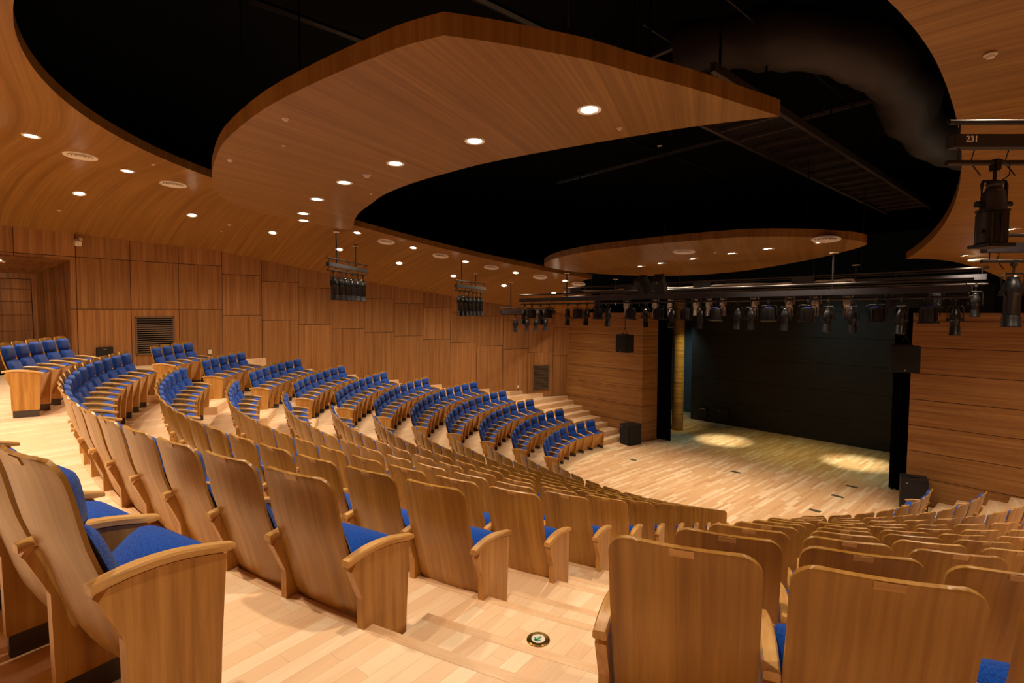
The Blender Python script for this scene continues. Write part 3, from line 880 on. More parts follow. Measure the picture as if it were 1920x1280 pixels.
bm = bmesh.new(); lathe(bm, [(0.001, -0.035), (0.03, -0.035), (0.035, -0.015), (0.05, -0.012), (0.052, 0.0), (0.001, 0.0)], 18)
det = obj('ceiling_detector', bm, M_WHITE, smooth=True); det_used = [False]
def detector(x, y, z, s, label):
    o = det if not det_used[0] else det.copy()
    if det_used[0]: COL.objects.link(o)
    det_used[0] = True
    o.location = (x, y, z); o.scale = (s, s, s)
    tag(o, label, 'detector', 'small round ceiling fittings')
for x, y, s, lb in ((1.56, -12.49, 0.7, 'small white sensor near the rear rim of the crescent panel'), (0.62, -12.22, 0.4, 'tiny white sprinkler left of the sensor in the crescent panel'), (-0.48, -12.57, 0.7, 'small white fitting at the left rim of the crescent panel'), (0.06, -10.86, 1.2, 'white smoke detector between downlights in the crescent panel'), (3.72, -9.6, 0.6, 'small white sensor near the right tip of the crescent panel'), (-1.05, -10.25, 0.4, 'tiny sprinkler by the inner rim of the crescent panel')):
    detector(x, y, 7.129, s, lb)
for x, y, s, lb in ((6.58, -7.95, 1.0, 'small round sensor alone on the right ceiling'), (-8.59, -14.32, 0.9, 'small round sensor below the leftmost outer downlight'), (-8.58, -10.79, 1.1, 'small round smoke sensor on the ceiling over the left wall'), (-9.09, -10.89, 0.6, 'tiny sprinkler beside the smoke sensor over the left wall'), (-4.73, -12.93, 0.7, 'small sensor near the rim of the big ceiling opening'), (-9.54, -4.39, 0.7, 'small sensor on the ceiling between the two hung lamp clusters')):
    detector(x, y, ceil_fit(x, y)[0], s, lb)
for x, y, s, lb in ((1.35, -2.75, 0.9, 'white smoke detector in the almond panel'), (2.3, -3.6, 0.5, 'small sensor at the rear rim of the almond panel')):
    detector(x, y, z2(x, y) - 0.001, s, lb)

# ------------------------------------------------------------------ wall fittings
def on_wall(u, z, name, label, cat, group=None, sx=1):
    x, y = wall_pt(u, z, sx, 0.022)
    a = radians(WA0) - u / WR
    o = empty(name, (x, y, z), 0, label, cat, group)
    # local +x along the wall (towards the stage), +y out of the wall into the room
    o.rotation_euler = (-LEAN, 0.0, a - pi / 2 + pi)
    return o
def u_of(x, y): return (radians(WA0) - (atan2(y - WC[1], x - WC[0]) % (2 * pi))) * WR
def grille(uc, zc, w, h, n, label):
    g = on_wall(uc, zc, 'wall_grille', label, 'wall grille', 'louvred air grilles on the left wall')
    bm = bmesh.new()
    for c, s in (((0, 0, h / 2 - 0.02), (w, 0.03, 0.04)), ((0, 0, -h / 2 + 0.02), (w, 0.03, 0.04)), ((-w / 2 + 0.02, 0, 0), (0.04, 0.03, h)), ((w / 2 - 0.02, 0, 0), (0.04, 0.03, h))): box(bm, c, s)
    obj('frame', bm, M_SLAT, g)
    bm = bmesh.new(); box(bm, (0, -0.006, 0), (w - 0.05, 0.008, h - 0.05)); obj('backing', bm, M_VOID, g)
    bm = bmesh.new()
    for k in range(n):
        z = -h / 2 + 0.05 + (h - 0.10) * (k + 0.5) / n
        box(bm, (0, 0.008, z), (w - 0.07, 0.022, (h - 0.1) / n * 0.45), Matrix.Rotation(0.5, 3, 'X') if False else None)
    obj('louvres', bm, M_SLAT, g)
grille(u_of(-10.36, -12.39), 4.42, 0.95, 1.06, 16, 'large grey louvred air grille low on the left wall behind the seats')
grille(u_of(-8.63, 1.35), 2.21, 0.76, 1.12, 20, 'tall grey louvred air grille at the stage end of the left wall')
def plate(u, z, w, h, label, name='wall_socket'):
    o = on_wall(u, z, name, label, 'socket', None)
    bm = bmesh.new(); box(bm, (0, 0.0, 0), (w, 0.03, h), bevel=0.004); obj('cover_plate', bm, M_WHITE, o)
    bm = bmesh.new()
    for s in (-1, 1): box(bm, (0, 0.017, s * h * 0.2), (w * 0.45, 0.006, h * 0.2))
    obj('socket_face', bm, M_CREAM, o)
plate(u_of(-10.55, -11.0), 3.87, 0.10, 0.14, 'small white double socket low on the left wall')
plate(u_of(-9.07, 0.38), 1.85, 0.09, 0.13, 'small white socket beside the tall grille near the stage')
o = on_wall(u_of(-10.16, -13.55), 3.98, 'wall_monitor', 'small black panel box on the left wall behind the seats', 'wall box')
bm = bmesh.new(); box(bm, (0, 0.03, 0), (0.36, 0.07, 0.34), bevel=0.008); obj('housing', bm, M_SPK, o)
bm = bmesh.new(); box(bm, (0.0, 0.068, 0.12), (0.08, 0.004, 0.012)); obj('nameplate', bm, M_SILVER, o)
o = on_wall(u_of(-9.9, -13.95), 6.90, 'security_camera', 'small white security camera high on the left wall under the ceiling', 'security camera')
bm = bmesh.new(); box(bm, (0, 0.05, 0.04), (0.07, 0.09, 0.07), bevel=0.008); obj('bracket', bm, M_WHITE, o)
bm = bmesh.new(); box(bm, (0.09, 0.15, -0.06), (0.13, 0.20, 0.13), Matrix.Rotation(-0.3, 3, 'X'), bevel=0.012); obj('body', bm, M_WHITE, o)
# downlight in the door portal
downlight(-9.95, -15.45, 6.28, 'lit downlight in the soffit above the left doorway', None, 25)

# ------------------------------------------------------------------ loudspeakers
def speaker(name, c, s, rz, label, hang=None, tilt=0.0):
    o = empty(name, c, rz, label, 'loudspeaker')
    o.rotation_euler = (tilt, 0, rz)
    w, d, h = s
    bm = bmesh.new(); box(bm, (0, 0, h / 2), (w, d, h), bevel=0.015); obj('cabinet', bm, M_SPK, o)
    bm = bmesh.new(); box(bm, (0, -d / 2 - 0.004, h / 2), (w - 0.05, 0.012, h - 0.05), bevel=0.004); obj('grille', bm, M_GRILL, o)
    bm = bmesh.new(); box(bm, (0 if hang else -w / 2 + 0.12, -d / 2 - 0.011, 0.06 if hang else h - 0.09), (0.035, 0.004, 0.03)); obj('badge', bm, M_SILVER, o)
    if hang:
        bm = bmesh.new()
        path_tube(bm, [(-w * 0.2, 0, h + 0.01), (0, 0, h + 0.24), (w * 0.2, 0, h + 0.01)], 0.012)
        tube(bm, (0, 0, h + 0.24), (0, 0, h + hang), 0.012)
        box(bm, (0, 0, h + 0.01), (w * 0.5, 0.08, 0.02))
        obj('hanging_strap', bm, M_BLACK, o)
    else:
        bm = bmesh.new(); box(bm, (0, 0.02, h + 0.012), (w * 0.4, 0.10, 0.02), bevel=0.005); obj('top_handle', bm, M_BLACK, o)
    return o
speaker('floor_speaker', (-4.33, 1.98, 0.0), (0.56, 0.62, 0.78), radians(-14), 'black floor loudspeaker beside the left stage stairs')
speaker('floor_speaker', (4.42, 2.02, 0.0), (0.56, 0.62, 0.82), radians(14), 'black floor loudspeaker against the right front wall')
speaker('hanging_speaker', (-4.15, 1.3, 3.60), (0.55, 0.42, 0.66), radians(-10), 'black loudspeaker hung in front of the left front wall', hang=1.45)
speaker('hanging_speaker', (4.26, 1.3, 3.60), (0.58, 0.42, 0.66), radians(14), 'black loudspeaker hung in front of the right front wall', hang=1.45)
for s, lb in ((-1, 'left one of the two tilted black loudspeakers hung under the almond panel'), (1, 'right one of the two tilted black loudspeakers hung under the almond panel')):
    o = speaker('cluster_speaker', (0.04 + s * 0.20, -3.25, 5.58), (0.26, 0.28, 0.44), radians(14) * s, lb, tilt=0.62)

# ------------------------------------------------------------------ lighting bars
def light_bar(p1, p2, ztop, zrace, zlow, label, rods, name='lighting_bar', rh=0.12, txt=False):
    p1 = Vector(p1); p2 = Vector(p2); L = (p2 - p1).length; ang = atan2((p2 - p1).y, (p2 - p1).x)
    o = empty(name, (p1.x, p1.y, zrace), ang, label, 'lighting bar', 'ceiling-hung lighting bars')
    for nm, z in (('upper_pipe', ztop), ('lower_pipe', zlow)):
        bm = bmesh.new(); tube(bm, (0, 0, z - zrace), (L, 0, z - zrace), 0.024, n=14); obj(nm, bm, M_PIPE, o, True, 0.9)
    bm = bmesh.new(); box(bm, (L / 2, 0, 0), (L - 0.04, 0.10, rh), bevel=0.006); obj('cable_raceway', bm, M_RACE, o)
    bm = bmesh.new(); n = max(2, int(L / 1.4))
    for k in range(n + 1):
        x = 0.1 + (L - 0.2) * k / n
        tube(bm, (x, 0.0, zlow - zrace), (x, 0.0, ztop - zrace), 0.008, n=6)
    obj('bracket', bm, M_BLACK, o)
    for s, zt in rods:
        bm = bmesh.new(); tube(bm, (s, 0, rh / 2), (s, 0, zt - zrace), 0.018, n=10); rod = obj('hanger_rod', bm, M_BLACK, o, True)
        bm = bmesh.new(); lathe(bm, [(0.001, zt - zrace - 0.012), (0.08, zt - zrace - 0.01), (0.085, zt - zrace), (0.001, zt - zrace)], 20, s, 0)
        obj('canopy', bm, M_CREAM, rod, True)
    bm = bmesh.new()
    for k in range(int(L / 0.35)):
        x = 0.2 + k * 0.35 + random.uniform(-0.06, 0.06)
        zt = ztop - zrace
        path_tube(bm, [(x, 0.05, rh / 2 - 0.02), (x + 0.06, 0.07, -0.05), (x + 0.02, 0.06, zlow - zrace + 0.02), (x + 0.1, 0.04, zlow - zrace - 0.10)], 0.006, 5)
    obj('cables', bm, M_BLACK, o)
    return o

def build_ellipsoidal(length=0.62, rad=0.085, mat=M_BLACK):
    """hangs below the origin (pipe axis)"""
    r = empty('stage_spotlight')
    bm = bmesh.new(); box(bm, (0, 0, -0.02), (0.05, 0.06, 0.08), bevel=0.006); tube(bm, (0, 0, -0.05), (0, 0, -0.15), 0.012, n=8); obj('clamp', bm, M_PIPE, r)
    bm = bmesh.new()
    w = rad * 1.35
    path_tube(bm, [(-w, 0, -0.42), (-w, 0, -0.20), (-w * 0.8, 0, -0.155), (w * 0.8, 0, -0.155), (w, 0, -0.20), (w, 0, -0.42)], 0.012, 6)
    obj('yoke', bm, mat, r)
    bm = bmesh.new()
    t = -0.18; q = rad
    lathe(bm, [(q * 0.35, t), (q * 0.6, t - 0.02), (q * 0.62, t - 0.06), (q * 0.85, t - 0.09), (q * 1.0, t - 0.16), (q * 1.02, t - 0.22), (q * 0.9, t - 0.24), (q * 0.82, t - 0.25), (q * 0.82, t - length + 0.16), (q * 0.78, t - length + 0.14)], 20)
    obj('lamp_housing', bm, mat, r, True, 0.7)
    bm = bmesh.new()
    lathe(bm, [(q * 0.74, t - length + 0.16), (q * 0.9, t - length + 0.13), (q * 0.9, t - length + 0.03), (q * 0.98, t - length + 0.02), (q * 0.98, t - length), (q * 0.2, t - length + 0.004)], 20)
    obj('lens_tube', bm, mat, r, True, 0.7)
    bm = bmesh.new(); box(bm, (0, 0, t - 0.255), (q * 3.2, 0.05, 0.008)); box(bm, (w, 0, -0.40), (0.04, 0.05, 0.05), bevel=0.01); box(bm, (-w, 0, -0.40), (0.04, 0.05, 0.05), bevel=0.01)
    obj('shutter_plate', bm, M_BLACK, r)
    return r
def build_fresnel(mat=M_BLACK):
    r = empty('stage_floodlight')
    bm = bmesh.new(); box(bm, (0, 0, -0.02), (0.05, 0.06, 0.08), bevel=0.006); tube(bm, (0, 0, -0.05), (0, 0, -0.12), 0.012, n=8); obj('clamp', bm, M_PIPE, r)
    bm = bmesh.new(); path_tube(bm, [(-0.17, 0, -0.34), (-0.17, 0, -0.15), (-0.13, 0, -0.12), (0.13, 0, -0.12), (0.17, 0, -0.15), (0.17, 0, -0.34)], 0.010, 6); obj('yoke', bm, mat, r)
    bm = bmesh.new()
    lathe(bm, [(0.09, -0.17), (0.125, -0.18), (0.13, -0.20), (0.132, -0.44), (0.128, -0.45)], 12)
    for k in range(12):
        a = 2 * pi * k / 12 + pi / 12
        box(bm, (0.132 * cos(a), 0.132 * sin(a), -0.32), (0.016, 0.016, 0.22), Matrix.Rotation(a, 3, 'Z'))
    obj('lamp_housing', bm, mat, r, True, 0.4)
    bm = bmesh.new(); box(bm, (0, 0, -0.465), (0.30, 0.30, 0.022), bevel=0.004); obj('colour_frame', bm, M_BLACK, r)
    bm = bmesh.new(); box(bm, (0, -0.06, -0.165), (0.10, 0.05, 0.018), bevel=0.004); obj('tag', bm, M_BLUE, r)
    return r
def build_zoom():
    """the big profile spotlight at the right edge"""
    r = empty('profile_spotlight')
    bm = bmesh.new(); box(bm, (0, 0, -0.02), (0.06, 0.07, 0.10), bevel=0.008); tube(bm, (0, 0, -0.06), (0, 0, -0.15), 0.014, n=10); path_tube(bm, [(0.02, -0.03, 0.02), (0.07, -0.06, -0.03), (0.08, -0.05, -0.12), (0.04, -0.02, -0.16)], 0.006, 6); obj('clamp', bm, M_BLACK, r)
    bm = bmesh.new(); path_tube(bm, [(-0.108, 0, -0.37), (-0.108, 0, -0.19), (-0.098, 0, -0.16), (0.098, 0, -0.16), (0.108, 0, -0.19), (0.108, 0, -0.37)], 0.014, 8)
    for s in (-1, 1): tube(bm, (s * 0.098, 0, -0.36), (s * 0.15, 0, -0.36), 0.028, n=10)
    obj('yoke', bm, M_BLACK, r)
    bm = bmesh.new()
    lathe(bm, [(0.04, -0.165), (0.055, -0.17), (0.06, -0.19), (0.048, -0.21), (0.06, -0.22), (0.062, -0.24), (0.076, -0.25), (0.086, -0.31), (0.092, -0.39), (0.096, -0.41), (0.088, -0.415)], 28)
    obj('lamp_cap', bm, M_RACE, r, True, 0.6)
    bm = bmesh.new(); box(bm, (0, 0, -0.42), (0.28, 0.05, 0.006)); lathe(bm, [(0.095, -0.412), (0.118, -0.418), (0.118, -0.428), (0.095, -0.43)], 28); obj('shutter_plate', bm, M_BLACK, r)
    bm = bmesh.new(); lathe(bm, [(0.10, -0.425), (0.108, -0.435), (0.110, -0.70), (0.10, -0.71)], 28)
    for a in (1.2, 2.0, 4.0, 4.6): tube(bm, (0.113 * cos(a), 0.113 * sin(a), -0.44), (0.113 * cos(a), 0.113 * sin(a), -0.70), 0.012, n=8)
    tube(bm, (-0.105, -0.03, -0.6), (-0.14, -0.04, -0.6), 0.016, n=8)
    obj('lens_tube', bm, M_BLACK, r, True, 0.6)
    bm = bmesh.new(); box(bm, (0, 0, -0.725), (0.23, 0.23, 0.03), bevel=0.005); obj('colour_frame', bm, M_BLACK, r)
    return r
P_ELL = build_ellipsoidal(0.50, 0.085); P_FRE = build_fresnel(); P_SIL = build_ellipsoidal(0.50, 0.10, M_SILVER)
P_ZOOM = build_zoom(); P_PAR = build_ellipsoidal(0.66, 0.105)
fx_used = {}
def fixture(proto, x, y, z, label, group, rz=0.0, cat='stage light', tilt=(0, 0)):
    if fx_used.get(proto.name): o = copy_tree(proto)
    else: o = proto; fx_used[proto.name] = True
    o.location = (x, y, z); o.rotation_euler = (tilt[0], tilt[1], rz)
    tag(o, label, cat, group)
    return o

# front bar across the hall
light_bar((-5.88, -2.4), (5.90, -2.4), 5.665, 5.49, 5.35, 'long front lighting bar spanning the hall before the stage', [(2.2, 6.3), (9.6, 6.3)])
FX = [-5.62, -5.28, -4.84, -4.45, -3.63, -3.23, -2.84, -2.41, -2.04, -1.21, -0.79, -0.38, 0.07, 0.45, 0.85, 1.24, 1.78, 2.07, 2.46, 2.82, 3.27, 3.67, 4.07, 4.49, 4.9, 5.28, 5.67]
KD = 'EFEFEFEFEFEFEFEFEEFEFEEFEFE'
ORD2 = ORD + ['twentieth', 'twenty-first', 'twenty-second', 'twenty-third', 'twenty-fourth', 'twenty-fifth', 'twenty-sixth', 'twenty-seventh']
for k, x in enumerate(FX):
    p, nm = (P_ELL, 'slim black spotlight') if KD[k] == 'E' else (P_FRE, 'squat black floodlight')
    fixture(p, x, -2.4, 5.35, '%s on the front lighting bar, %s from its left end' % (nm, ORD2[k + 1]), 'stage lights on the front bar', random.uniform(-0.5, 0.5), tilt=(0.0 if k % 3 else -0.12, random.uniform(-0.05, 0.05)))
# second bar behind it
light_bar((-5.86, -0.2), (5.86, -0.2), 5.99, 5.80, 5.66, 'second lighting bar just behind the front one', [(2.4, 6.2), (9.4, 6.2)])
SX2 = [(1256, 0), (1311, 0), (1335, 0), (1358, 0), (1415, 0), (1502, 0), (1570, 0)]
for k, x in enumerate([-3.0, -1.9, -1.36, -0.5, -0.1, 0.32, 1.2, 2.1, 2.7, 3.4]):
    fixture(P_SIL, x, -0.2, 5.66, 'silver-grey spotlight on the second lighting bar, %s from its left end' % ORD[k + 1], 'spotlights on the second bar', random.uniform(-0.6, 0.6))
for k, x in enumerate([-4.2, 4.2, 5.0]):
    fixture(P_FRE, x, -0.2, 5.66, 'squat black floodlight on the second lighting bar, %s from its left end' % ORD[k + 1], 'floodlights on the second bar')
fixture(P_ELL, 5.68, -0.2, 5.66, 'slim black spotlight at the far right end of the second bar', 'spotlights on the second bar', 0.3)

# truss, lamps and a third bar over the stage mouth
light_bar((-5.6, 1.6), (5.6, 1.6), 6.05, 5.9, 5.78, 'third lighting bar hidden partly behind the second', [(2.6, 10.9), (8.8, 10.9)])
bar = empty('cable_ladder', (-4.6, -1.3, 5.72), 0, 'black cable ladder lying above the front lighting bar', 'cable ladder')
bm = bmesh.new(); box(bm, (4.2, -0.15, 0), (8.4, 0.03, 0.07)); box(bm, (4.2, 0.15, 0), (8.4, 0.03, 0.07)); obj('rail', bm, M_BLACK, bar)
bm = bmesh.new()
for k in range(28): box(bm, (0.15 + k * 0.3, 0, 0.0), (0.03, 0.3, 0.03))
obj('rungs', bm, M_BLACK, bar)
bm = bmesh.new()
for j in range(3): path_tube(bm, [(k * 0.7, -0.08 + j * 0.08, 0.06 + 0.03 * sin(k * 1.7 + j)) for k in range(13)], 0.018, 6)
obj('cables', bm, M_SILVER, bar)
bm = bmesh.new()
for k, x in enumerate((0.4, 2.6, 4.9, 7.4)): box(bm, (x, 0.0, 0.10), (0.5, 0.2, 0.14), bevel=0.01)
obj('junction_box', bm, M_BLACK, bar)
for x in (1.0, 4.2, 7.6):
    bm = bmesh.new(); tube(bm, (x, 0, 0.03), (x, 0, 0.62), 0.008, n=6); obj('hanger_wire', bm, M_BLACK, bar)

# angled side clusters
def cluster(p1, p2, ztop, zrace, zlow, n, proto, label, flabel, rods, s0=0.25, gap=0.36, group=None):
    light_bar(p1, p2, ztop, zrace, zlow, label, rods)
    a = Vector(p1); d = (Vector(p2) - a).normalized(); ang = atan2(d.y, d.x)
    for k in range(n):
        q = a + d * (s0 + gap * k)
        fixture(proto, q.x, q.y, zlow, flabel % ORD[k + 1], group, ang + 0.1 * random.uniform(-1, 1))
A1, A2 = (-6.81, -8.78), (-8.46, -6.81)
B1, B2 = (-6.45, -4.71), (-7.75, -2.46)
cluster(A1, A2, 6.60, 6.42, 6.27, 6, P_PAR, 'short angled lighting bar with six lamps, nearest the left of the photo', 'long black spotlight, %s in the cluster of six nearest the left of the photo', [(0.55, 7.38), (1.75, 7.13)], 0.35, 0.38, 'spotlights of the rear left cluster')
cluster(B1, B2, 6.12, 5.95, 5.80, 6, P_PAR, 'short angled lighting bar with six lamps, middle of the left side', 'long black spotlight, %s in the middle cluster of six on the left side', [(0.5, 6.85), (1.7, 6.45)], 0.35, 0.36, 'spotlights of the middle left cluster')
light_bar((-7.2, -2.19), (-7.6, 1.15), 5.24, 5.10, 5.0, 'angled lighting bar near the stage end of the left wall', [(0.6, 6.2)])
for k, y in enumerate((-1.34, -0.66, -0.1, 0.5)):
    fixture(P_ELL, -7.2 - (y + 2.19) * 0.12, y, 5.0, 'slim black spotlight on the angled left wall bar, %s from its rear end' % ORD[k + 1], 'spotlights by the left wall', 1.5)
# right foreground bar, with its circuit numbers
D1 = Vector((6.385, -8.44)); dD = Vector((0.66, 0.751)).normalized(); D2 = D1 + dD * 2.6
bar = light_bar(tuple(D1), tuple(D2), 6.745, 6.575, 6.395, 'nearest lighting bar, marked 231, at the right edge', [(2.2, 7.1)], rh=0.11)
fixture(P_ZOOM, D1.x + dD.x * 0.43, D1.y + dD.y * 0.43, 6.395, 'largest black profile spotlight hanging at the right edge', 'spotlights of the right foreground bars', atan2(dD.y, dD.x))
fixture(P_ZOOM, D1.x + dD.x * 0.95, D1.y + dD.y * 0.95, 6.395, 'black profile spotlight at the frame edge right of the largest one', 'spotlights of the right foreground bars', atan2(dD.y, dD.x))
def text(s, size, parent, loc, rot, mat, name):
    c = bpy.data.curves.new(name, 'FONT'); c.body = s; c.size = size; c.extrude = 0.0008; c.offset = size * 0.02; c.align_x = 'CENTER'; c.align_y = 'CENTER'
    t = bpy.data.objects.new(name, c); COL.objects.link(t)
    me = bpy.data.meshes.new_from_object(t.evaluated_get(bpy.context.evaluated_depsgraph_get()))
    bpy.data.objects.remove(t)
    o = bpy.data.objects.new(name, me); COL.objects.link(o); me.materials.clear(); me.materials.append(mat)
    o.parent = parent; o.location = loc; o.rotation_euler = rot
    return o
for k, s in enumerate(('231', '232')): text(s, 0.072, bar, (0.17 + 0.52 * k, -0.0515, 0.008), (pi / 2, 0, 0), M_LETTER, 'circuit_number')
E1 = Vector((6.321, -5.494)); E2 = E1 + Vector((0.66, 0.751)).normalized() * 2.6
light_bar(tuple(E1), tuple(E2), 6.06, 5.90, 5.73, 'second nearest lighting bar at the right edge, below the largest spotlight', [(1.6, 6.75)])
for k in range(2):
    q = E1 + dD * (0.42 + 0.62 * k)
    fixture(P_PAR, q.x, q.y, 5.73, ('black spotlight directly under the largest one at the right edge', 'black spotlight at the frame edge on the second nearest bar')[k], 'spotlights of the right foreground bars', 0.8)

# ------------------------------------------------------------------ things in the dark void
cw = empty('catwalk', (0, 0, 8.3), 0, 'dark steel mesh catwalk hanging in the ceiling void', 'catwalk')
CWA = [(3.0, -8.2), (3.05, 5.5)]; CWB = [(4.05, -8.2), (4.05, 5.5)]
bm = bmesh.new()
for x in (2.75, 3.85):
    box(bm, (x, -1.0, 0), (0.07, 13.6, 0.12))
obj('stringer', bm, M_RAIL, cw)
for k in range(19):
    bm = bmesh.new(); box(bm, (3.3, -7.6 + k * 0.72, 0), (1.06, 0.05, 0.06)); obj('cross_bar', bm, M_RAIL, cw)
bm = bmesh.new()
for k in range(44): box(bm, (2.80 + k * 0.0232, -1.0, 0.05), (0.006, 13.4, 0.01))
for k in range(150): box(bm, (3.3, -7.7 + k * 0.09, 0.055), (1.05, 0.008, 0.006))
obj('mesh_deck', bm, M_RAIL, cw)
bm = bmesh.new()
for x in (2.75, 3.85):
    tube(bm, (x, -7.8, 1.0), (x, 5.8, 1.0), 0.02, n=8)
    for k in range(10): tube(bm, (x, -7.6 + k * 1.45, 0), (x, -7.6 + k * 1.45, 1.0 if k % 3 else 2.7), 0.018, n=6)
obj('handrail', bm, M_BLACK, cw)
dt = empty('air_duct', (0, 0, 0), 0, 'large wrapped air duct bending through the dark ceiling void at right', 'air duct')
bm = bmesh.new()
pts = [(2.6, -6.6, 9.3), (3.4, -6.3, 9.3), (4.2, -5.8, 9.2), (4.9, -5.0, 9.0), (5.1, -3.8, 8.8), (4.95, -2.6, 8.6), (5.2, -1.2, 8.45), (5.6, 0.6, 8.4), (5.9, 2.2, 8.4)]
fine = []
for i in range(len(pts) - 1):
    for k in range(5): fine.append(Vector(pts[i]).lerp(Vector(pts[i + 1]), k / 5))
path_tube(bm, fine, 0.5, 20, [0.42 + 0.03 * sin(i * 0.9) + (0.05 if i % 7 == 0 else 0) for i in range(len(fine))])
for v in bm.verts: v.co += Vector((1, 1, 1)) * 0.06 * noise.noise(v.co * 3.0)
obj('wrapping', bm, M_DUCT, dt, True, 1.4)
def beam(name, p, q, r, label, cat):
    bm = bmesh.new(); tube(bm, p, q, r, n=6); tag(obj(name, bm, M_BLACK), label, cat, 'dark steel struts of the ceiling void')
for k, (p, q) in enumerate((((1.2, -11.5, 9.6), (1.6, 4, 9.6)), ((-1.5, -12, 9.9), (-1.5, 5, 9.9)), ((-5, -6, 9.8), (6, -6, 9.8)), ((-5, -1.5, 9.5), (6.4, -1.5, 9.5)))):
    beam('void_beam', p, q, 0.06, 'dark steel beam in the ceiling void, %s of four' % ('running to the stage at right', 'running to the stage at left', 'crossing over the crescent panel', 'crossing over the almond panel')[k], 'steel beam')
for k, (x, y) in enumerate(((3.9, -9.6), (1.2, -12.2), (-2.8, -11.8), (4.5, -11.3), (-3.8, -9.6))):
    bm = bmesh.new(); tube(bm, (x, y, 7.30), (x, y, 11.0), 0.012, n=6)
    tag(obj('suspension_rod', bm, M_BLACK), 'thin black rod holding the crescent panel', 'suspension rod', 'rods holding the floating panels')
for k, (x, y) in enumerate(((3.2, -2.4), (-3.0, -2.6), (0.4, -3.4), (0.2, -0.6))):
    bm = bmesh.new(); tube(bm, (x, y, z2(x, y) + 0.15), (x, y, 11.0), 0.012, n=6)
    tag(obj('suspension_rod', bm, M_BLACK), 'thin black rod holding the almond panel', 'suspension rod', 'rods holding the floating panels')

# ------------------------------------------------------------------ floor details
o = empty('aisle_marker', (5.345, -12.43, 3.274), 0, 'round brass floor marker with a green arrow on the near aisle', 'floor marker')
bm = bmesh.new(); lathe(bm, [(0.038, 0.0), (0.038, 0.006), (0.058, 0.008), (0.064, 0.003), (0.064, 0.0), (0.038, 0.0)], 36, caps=False); obj('brass_ring', bm, M_BRASS, o, True)
bm = bmesh.new(); lathe(bm, [(0.001, 0.0), (0.039, 0.0), (0.039, 0.006), (0.001, 0.006)], 28); obj('white_disc', bm, M_WHITE, o)
bm = bmesh.new()
def bar2(p, q, w):
    p = Vector(p); q = Vector(q); c = (p + q) / 2; d = q - p
    box(bm, (c.x, c.y, 0.007), (d.length, w, 0.002), Matrix.Rotation(atan2(d.y, d.x), 3, 'Z'))
bar2((0, 0.024), (0, -0.022), 0.010); bar2((0, -0.024), (0.02, -0.002), 0.010); bar2((0, -0.024), (-0.02, -0.002), 0.010)
obj('arrow', bm, M_GREEN, o)
for x, y, w, lb in ((0.0, 1.56, 0.30, 'small metal floor socket near the middle of the stage front'), (2.86, 2.77, 0.28, 'small metal floor socket near the right curtain'), (2.8, -0.04, 0.26, 'small metal floor socket nearest the right seats'), (2.84, 1.56, 0.30, 'small metal floor socket by the right floor loudspeaker'), (-2.95, 0.24, 0.22, 'small metal floor socket left of the stage centre')):
    bm = bmesh.new(); box(bm, (x, y, 0.003), (w, 0.14, 0.006)); tag(obj('floor_socket', bm, M_SOCK), lb, 'floor socket', 'floor sockets on the stage')
bm = bmesh.new(); box(bm, (-2.89, -1.32, 0.003), (0.22, 0.12, 0.006)); tag(obj('floor_plate', bm, M_WHITE), 'pale floor plate at the rim of the round stage floor', 'floor plate')
o = empty('wall_box', (-4.55, 7.93, 0.25), 0, 'black connection box low on the dark stage back wall', 'wall box')
bm = bmesh.new(); box(bm, (0, 0, 0.2), (0.42, 0.12, 0.42), bevel=0.01); obj('housing', bm, M_BLACK, o)
bm = bmesh.new(); box(bm, (0, -0.062, 0.34), (0.26, 0.006, 0.03)); box(bm, (-0.16, -0.062, 0.22), (0.02, 0.006, 0.08)); obj('label_strip', bm, M_SILVER, o)
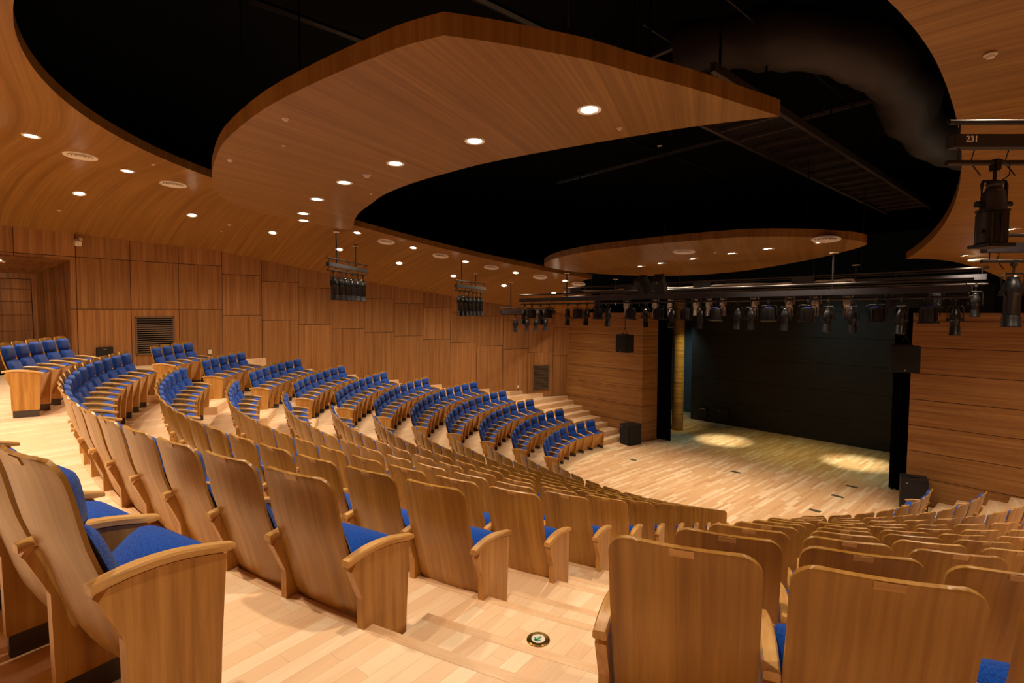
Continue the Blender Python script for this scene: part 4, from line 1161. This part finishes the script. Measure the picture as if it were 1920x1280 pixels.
o = empty('wall_box', (-3.55, 7.93, 0.42), 0, 'black switch box right of the connection box on the stage back wall', 'wall box')
bm = bmesh.new(); box(bm, (0, 0, 0.15), (0.5, 0.10, 0.34), bevel=0.01); obj('housing', bm, M_BLACK, o)
bm = bmesh.new(); box(bm, (-0.18, -0.052, 0.2), (0.02, 0.006, 0.08)); obj('label_strip', bm, M_SILVER, o)

# ------------------------------------------------------------------ stage lighting (unseen lamps, no fixtures modelled)
def aim(o, target):
    d = Vector(target) - o.location
    o.rotation_euler = d.to_track_quat('-Z', 'Y').to_euler()
def stage_spot(loc, target, power, size, col, blend=0.6, radius=0.08):
    o = spot('stage_beam', loc, power, size, blend, col, radius=radius); aim(o, target)
YEL = (1.0, 0.86, 0.36); TEAL = (0.35, 0.85, 1.0)
for _x, _y in ((-3.0, 0.6), (-1.0, 1.2), (1.0, 1.2), (3.0, 0.6), (0.0, -1.6)): stage_spot((_x, _y, 5.55), (_x * 0.9, _y - 0.9, 0), 200, 78, WARM, 0.9)  # unseen lamps added to brighten the stage apron
stage_spot((-2.0, 3.6, 5.7), (-2.2, 5.15, 0), 1900, 24, (1.0, 0.92, 0.62), 1.0)
stage_spot((2.0, 3.8, 5.7), (2.25, 5.6, 0), 1900, 24, (1.0, 0.92, 0.62), 1.0)
stage_spot((-1.0, 4.2, 5.7), (-0.8, 5.4, 0), 300, 62, YEL, 1.0)
stage_spot((1.6, 4.2, 5.7), (1.6, 5.2, 0), 300, 62, YEL, 1.0)
stage_spot((-2.4, 4.6, 5.3), (-4.3, 5.4, 2.6), 420, 50, YEL, 1.0)
stage_spot((-3.4, 3.8, 5.5), (-3.3, 3.9, 0), 160, 34, TEAL, 1.0)
stage_spot((3.2, 4.0, 5.5), (3.4, 4.4, 0), 160, 34, TEAL, 1.0)
stage_spot((-6.0, 7.0, 5.0), (-5.6, 9.3, 1.5), 110, 80, (0.7, 0.95, 1.0), 1.0)
stage_spot((0.5, 5.5, 5.6), (1.5, 8.0, 3.6), 60, 95, (0.45, 0.85, 1.0), 1.0)
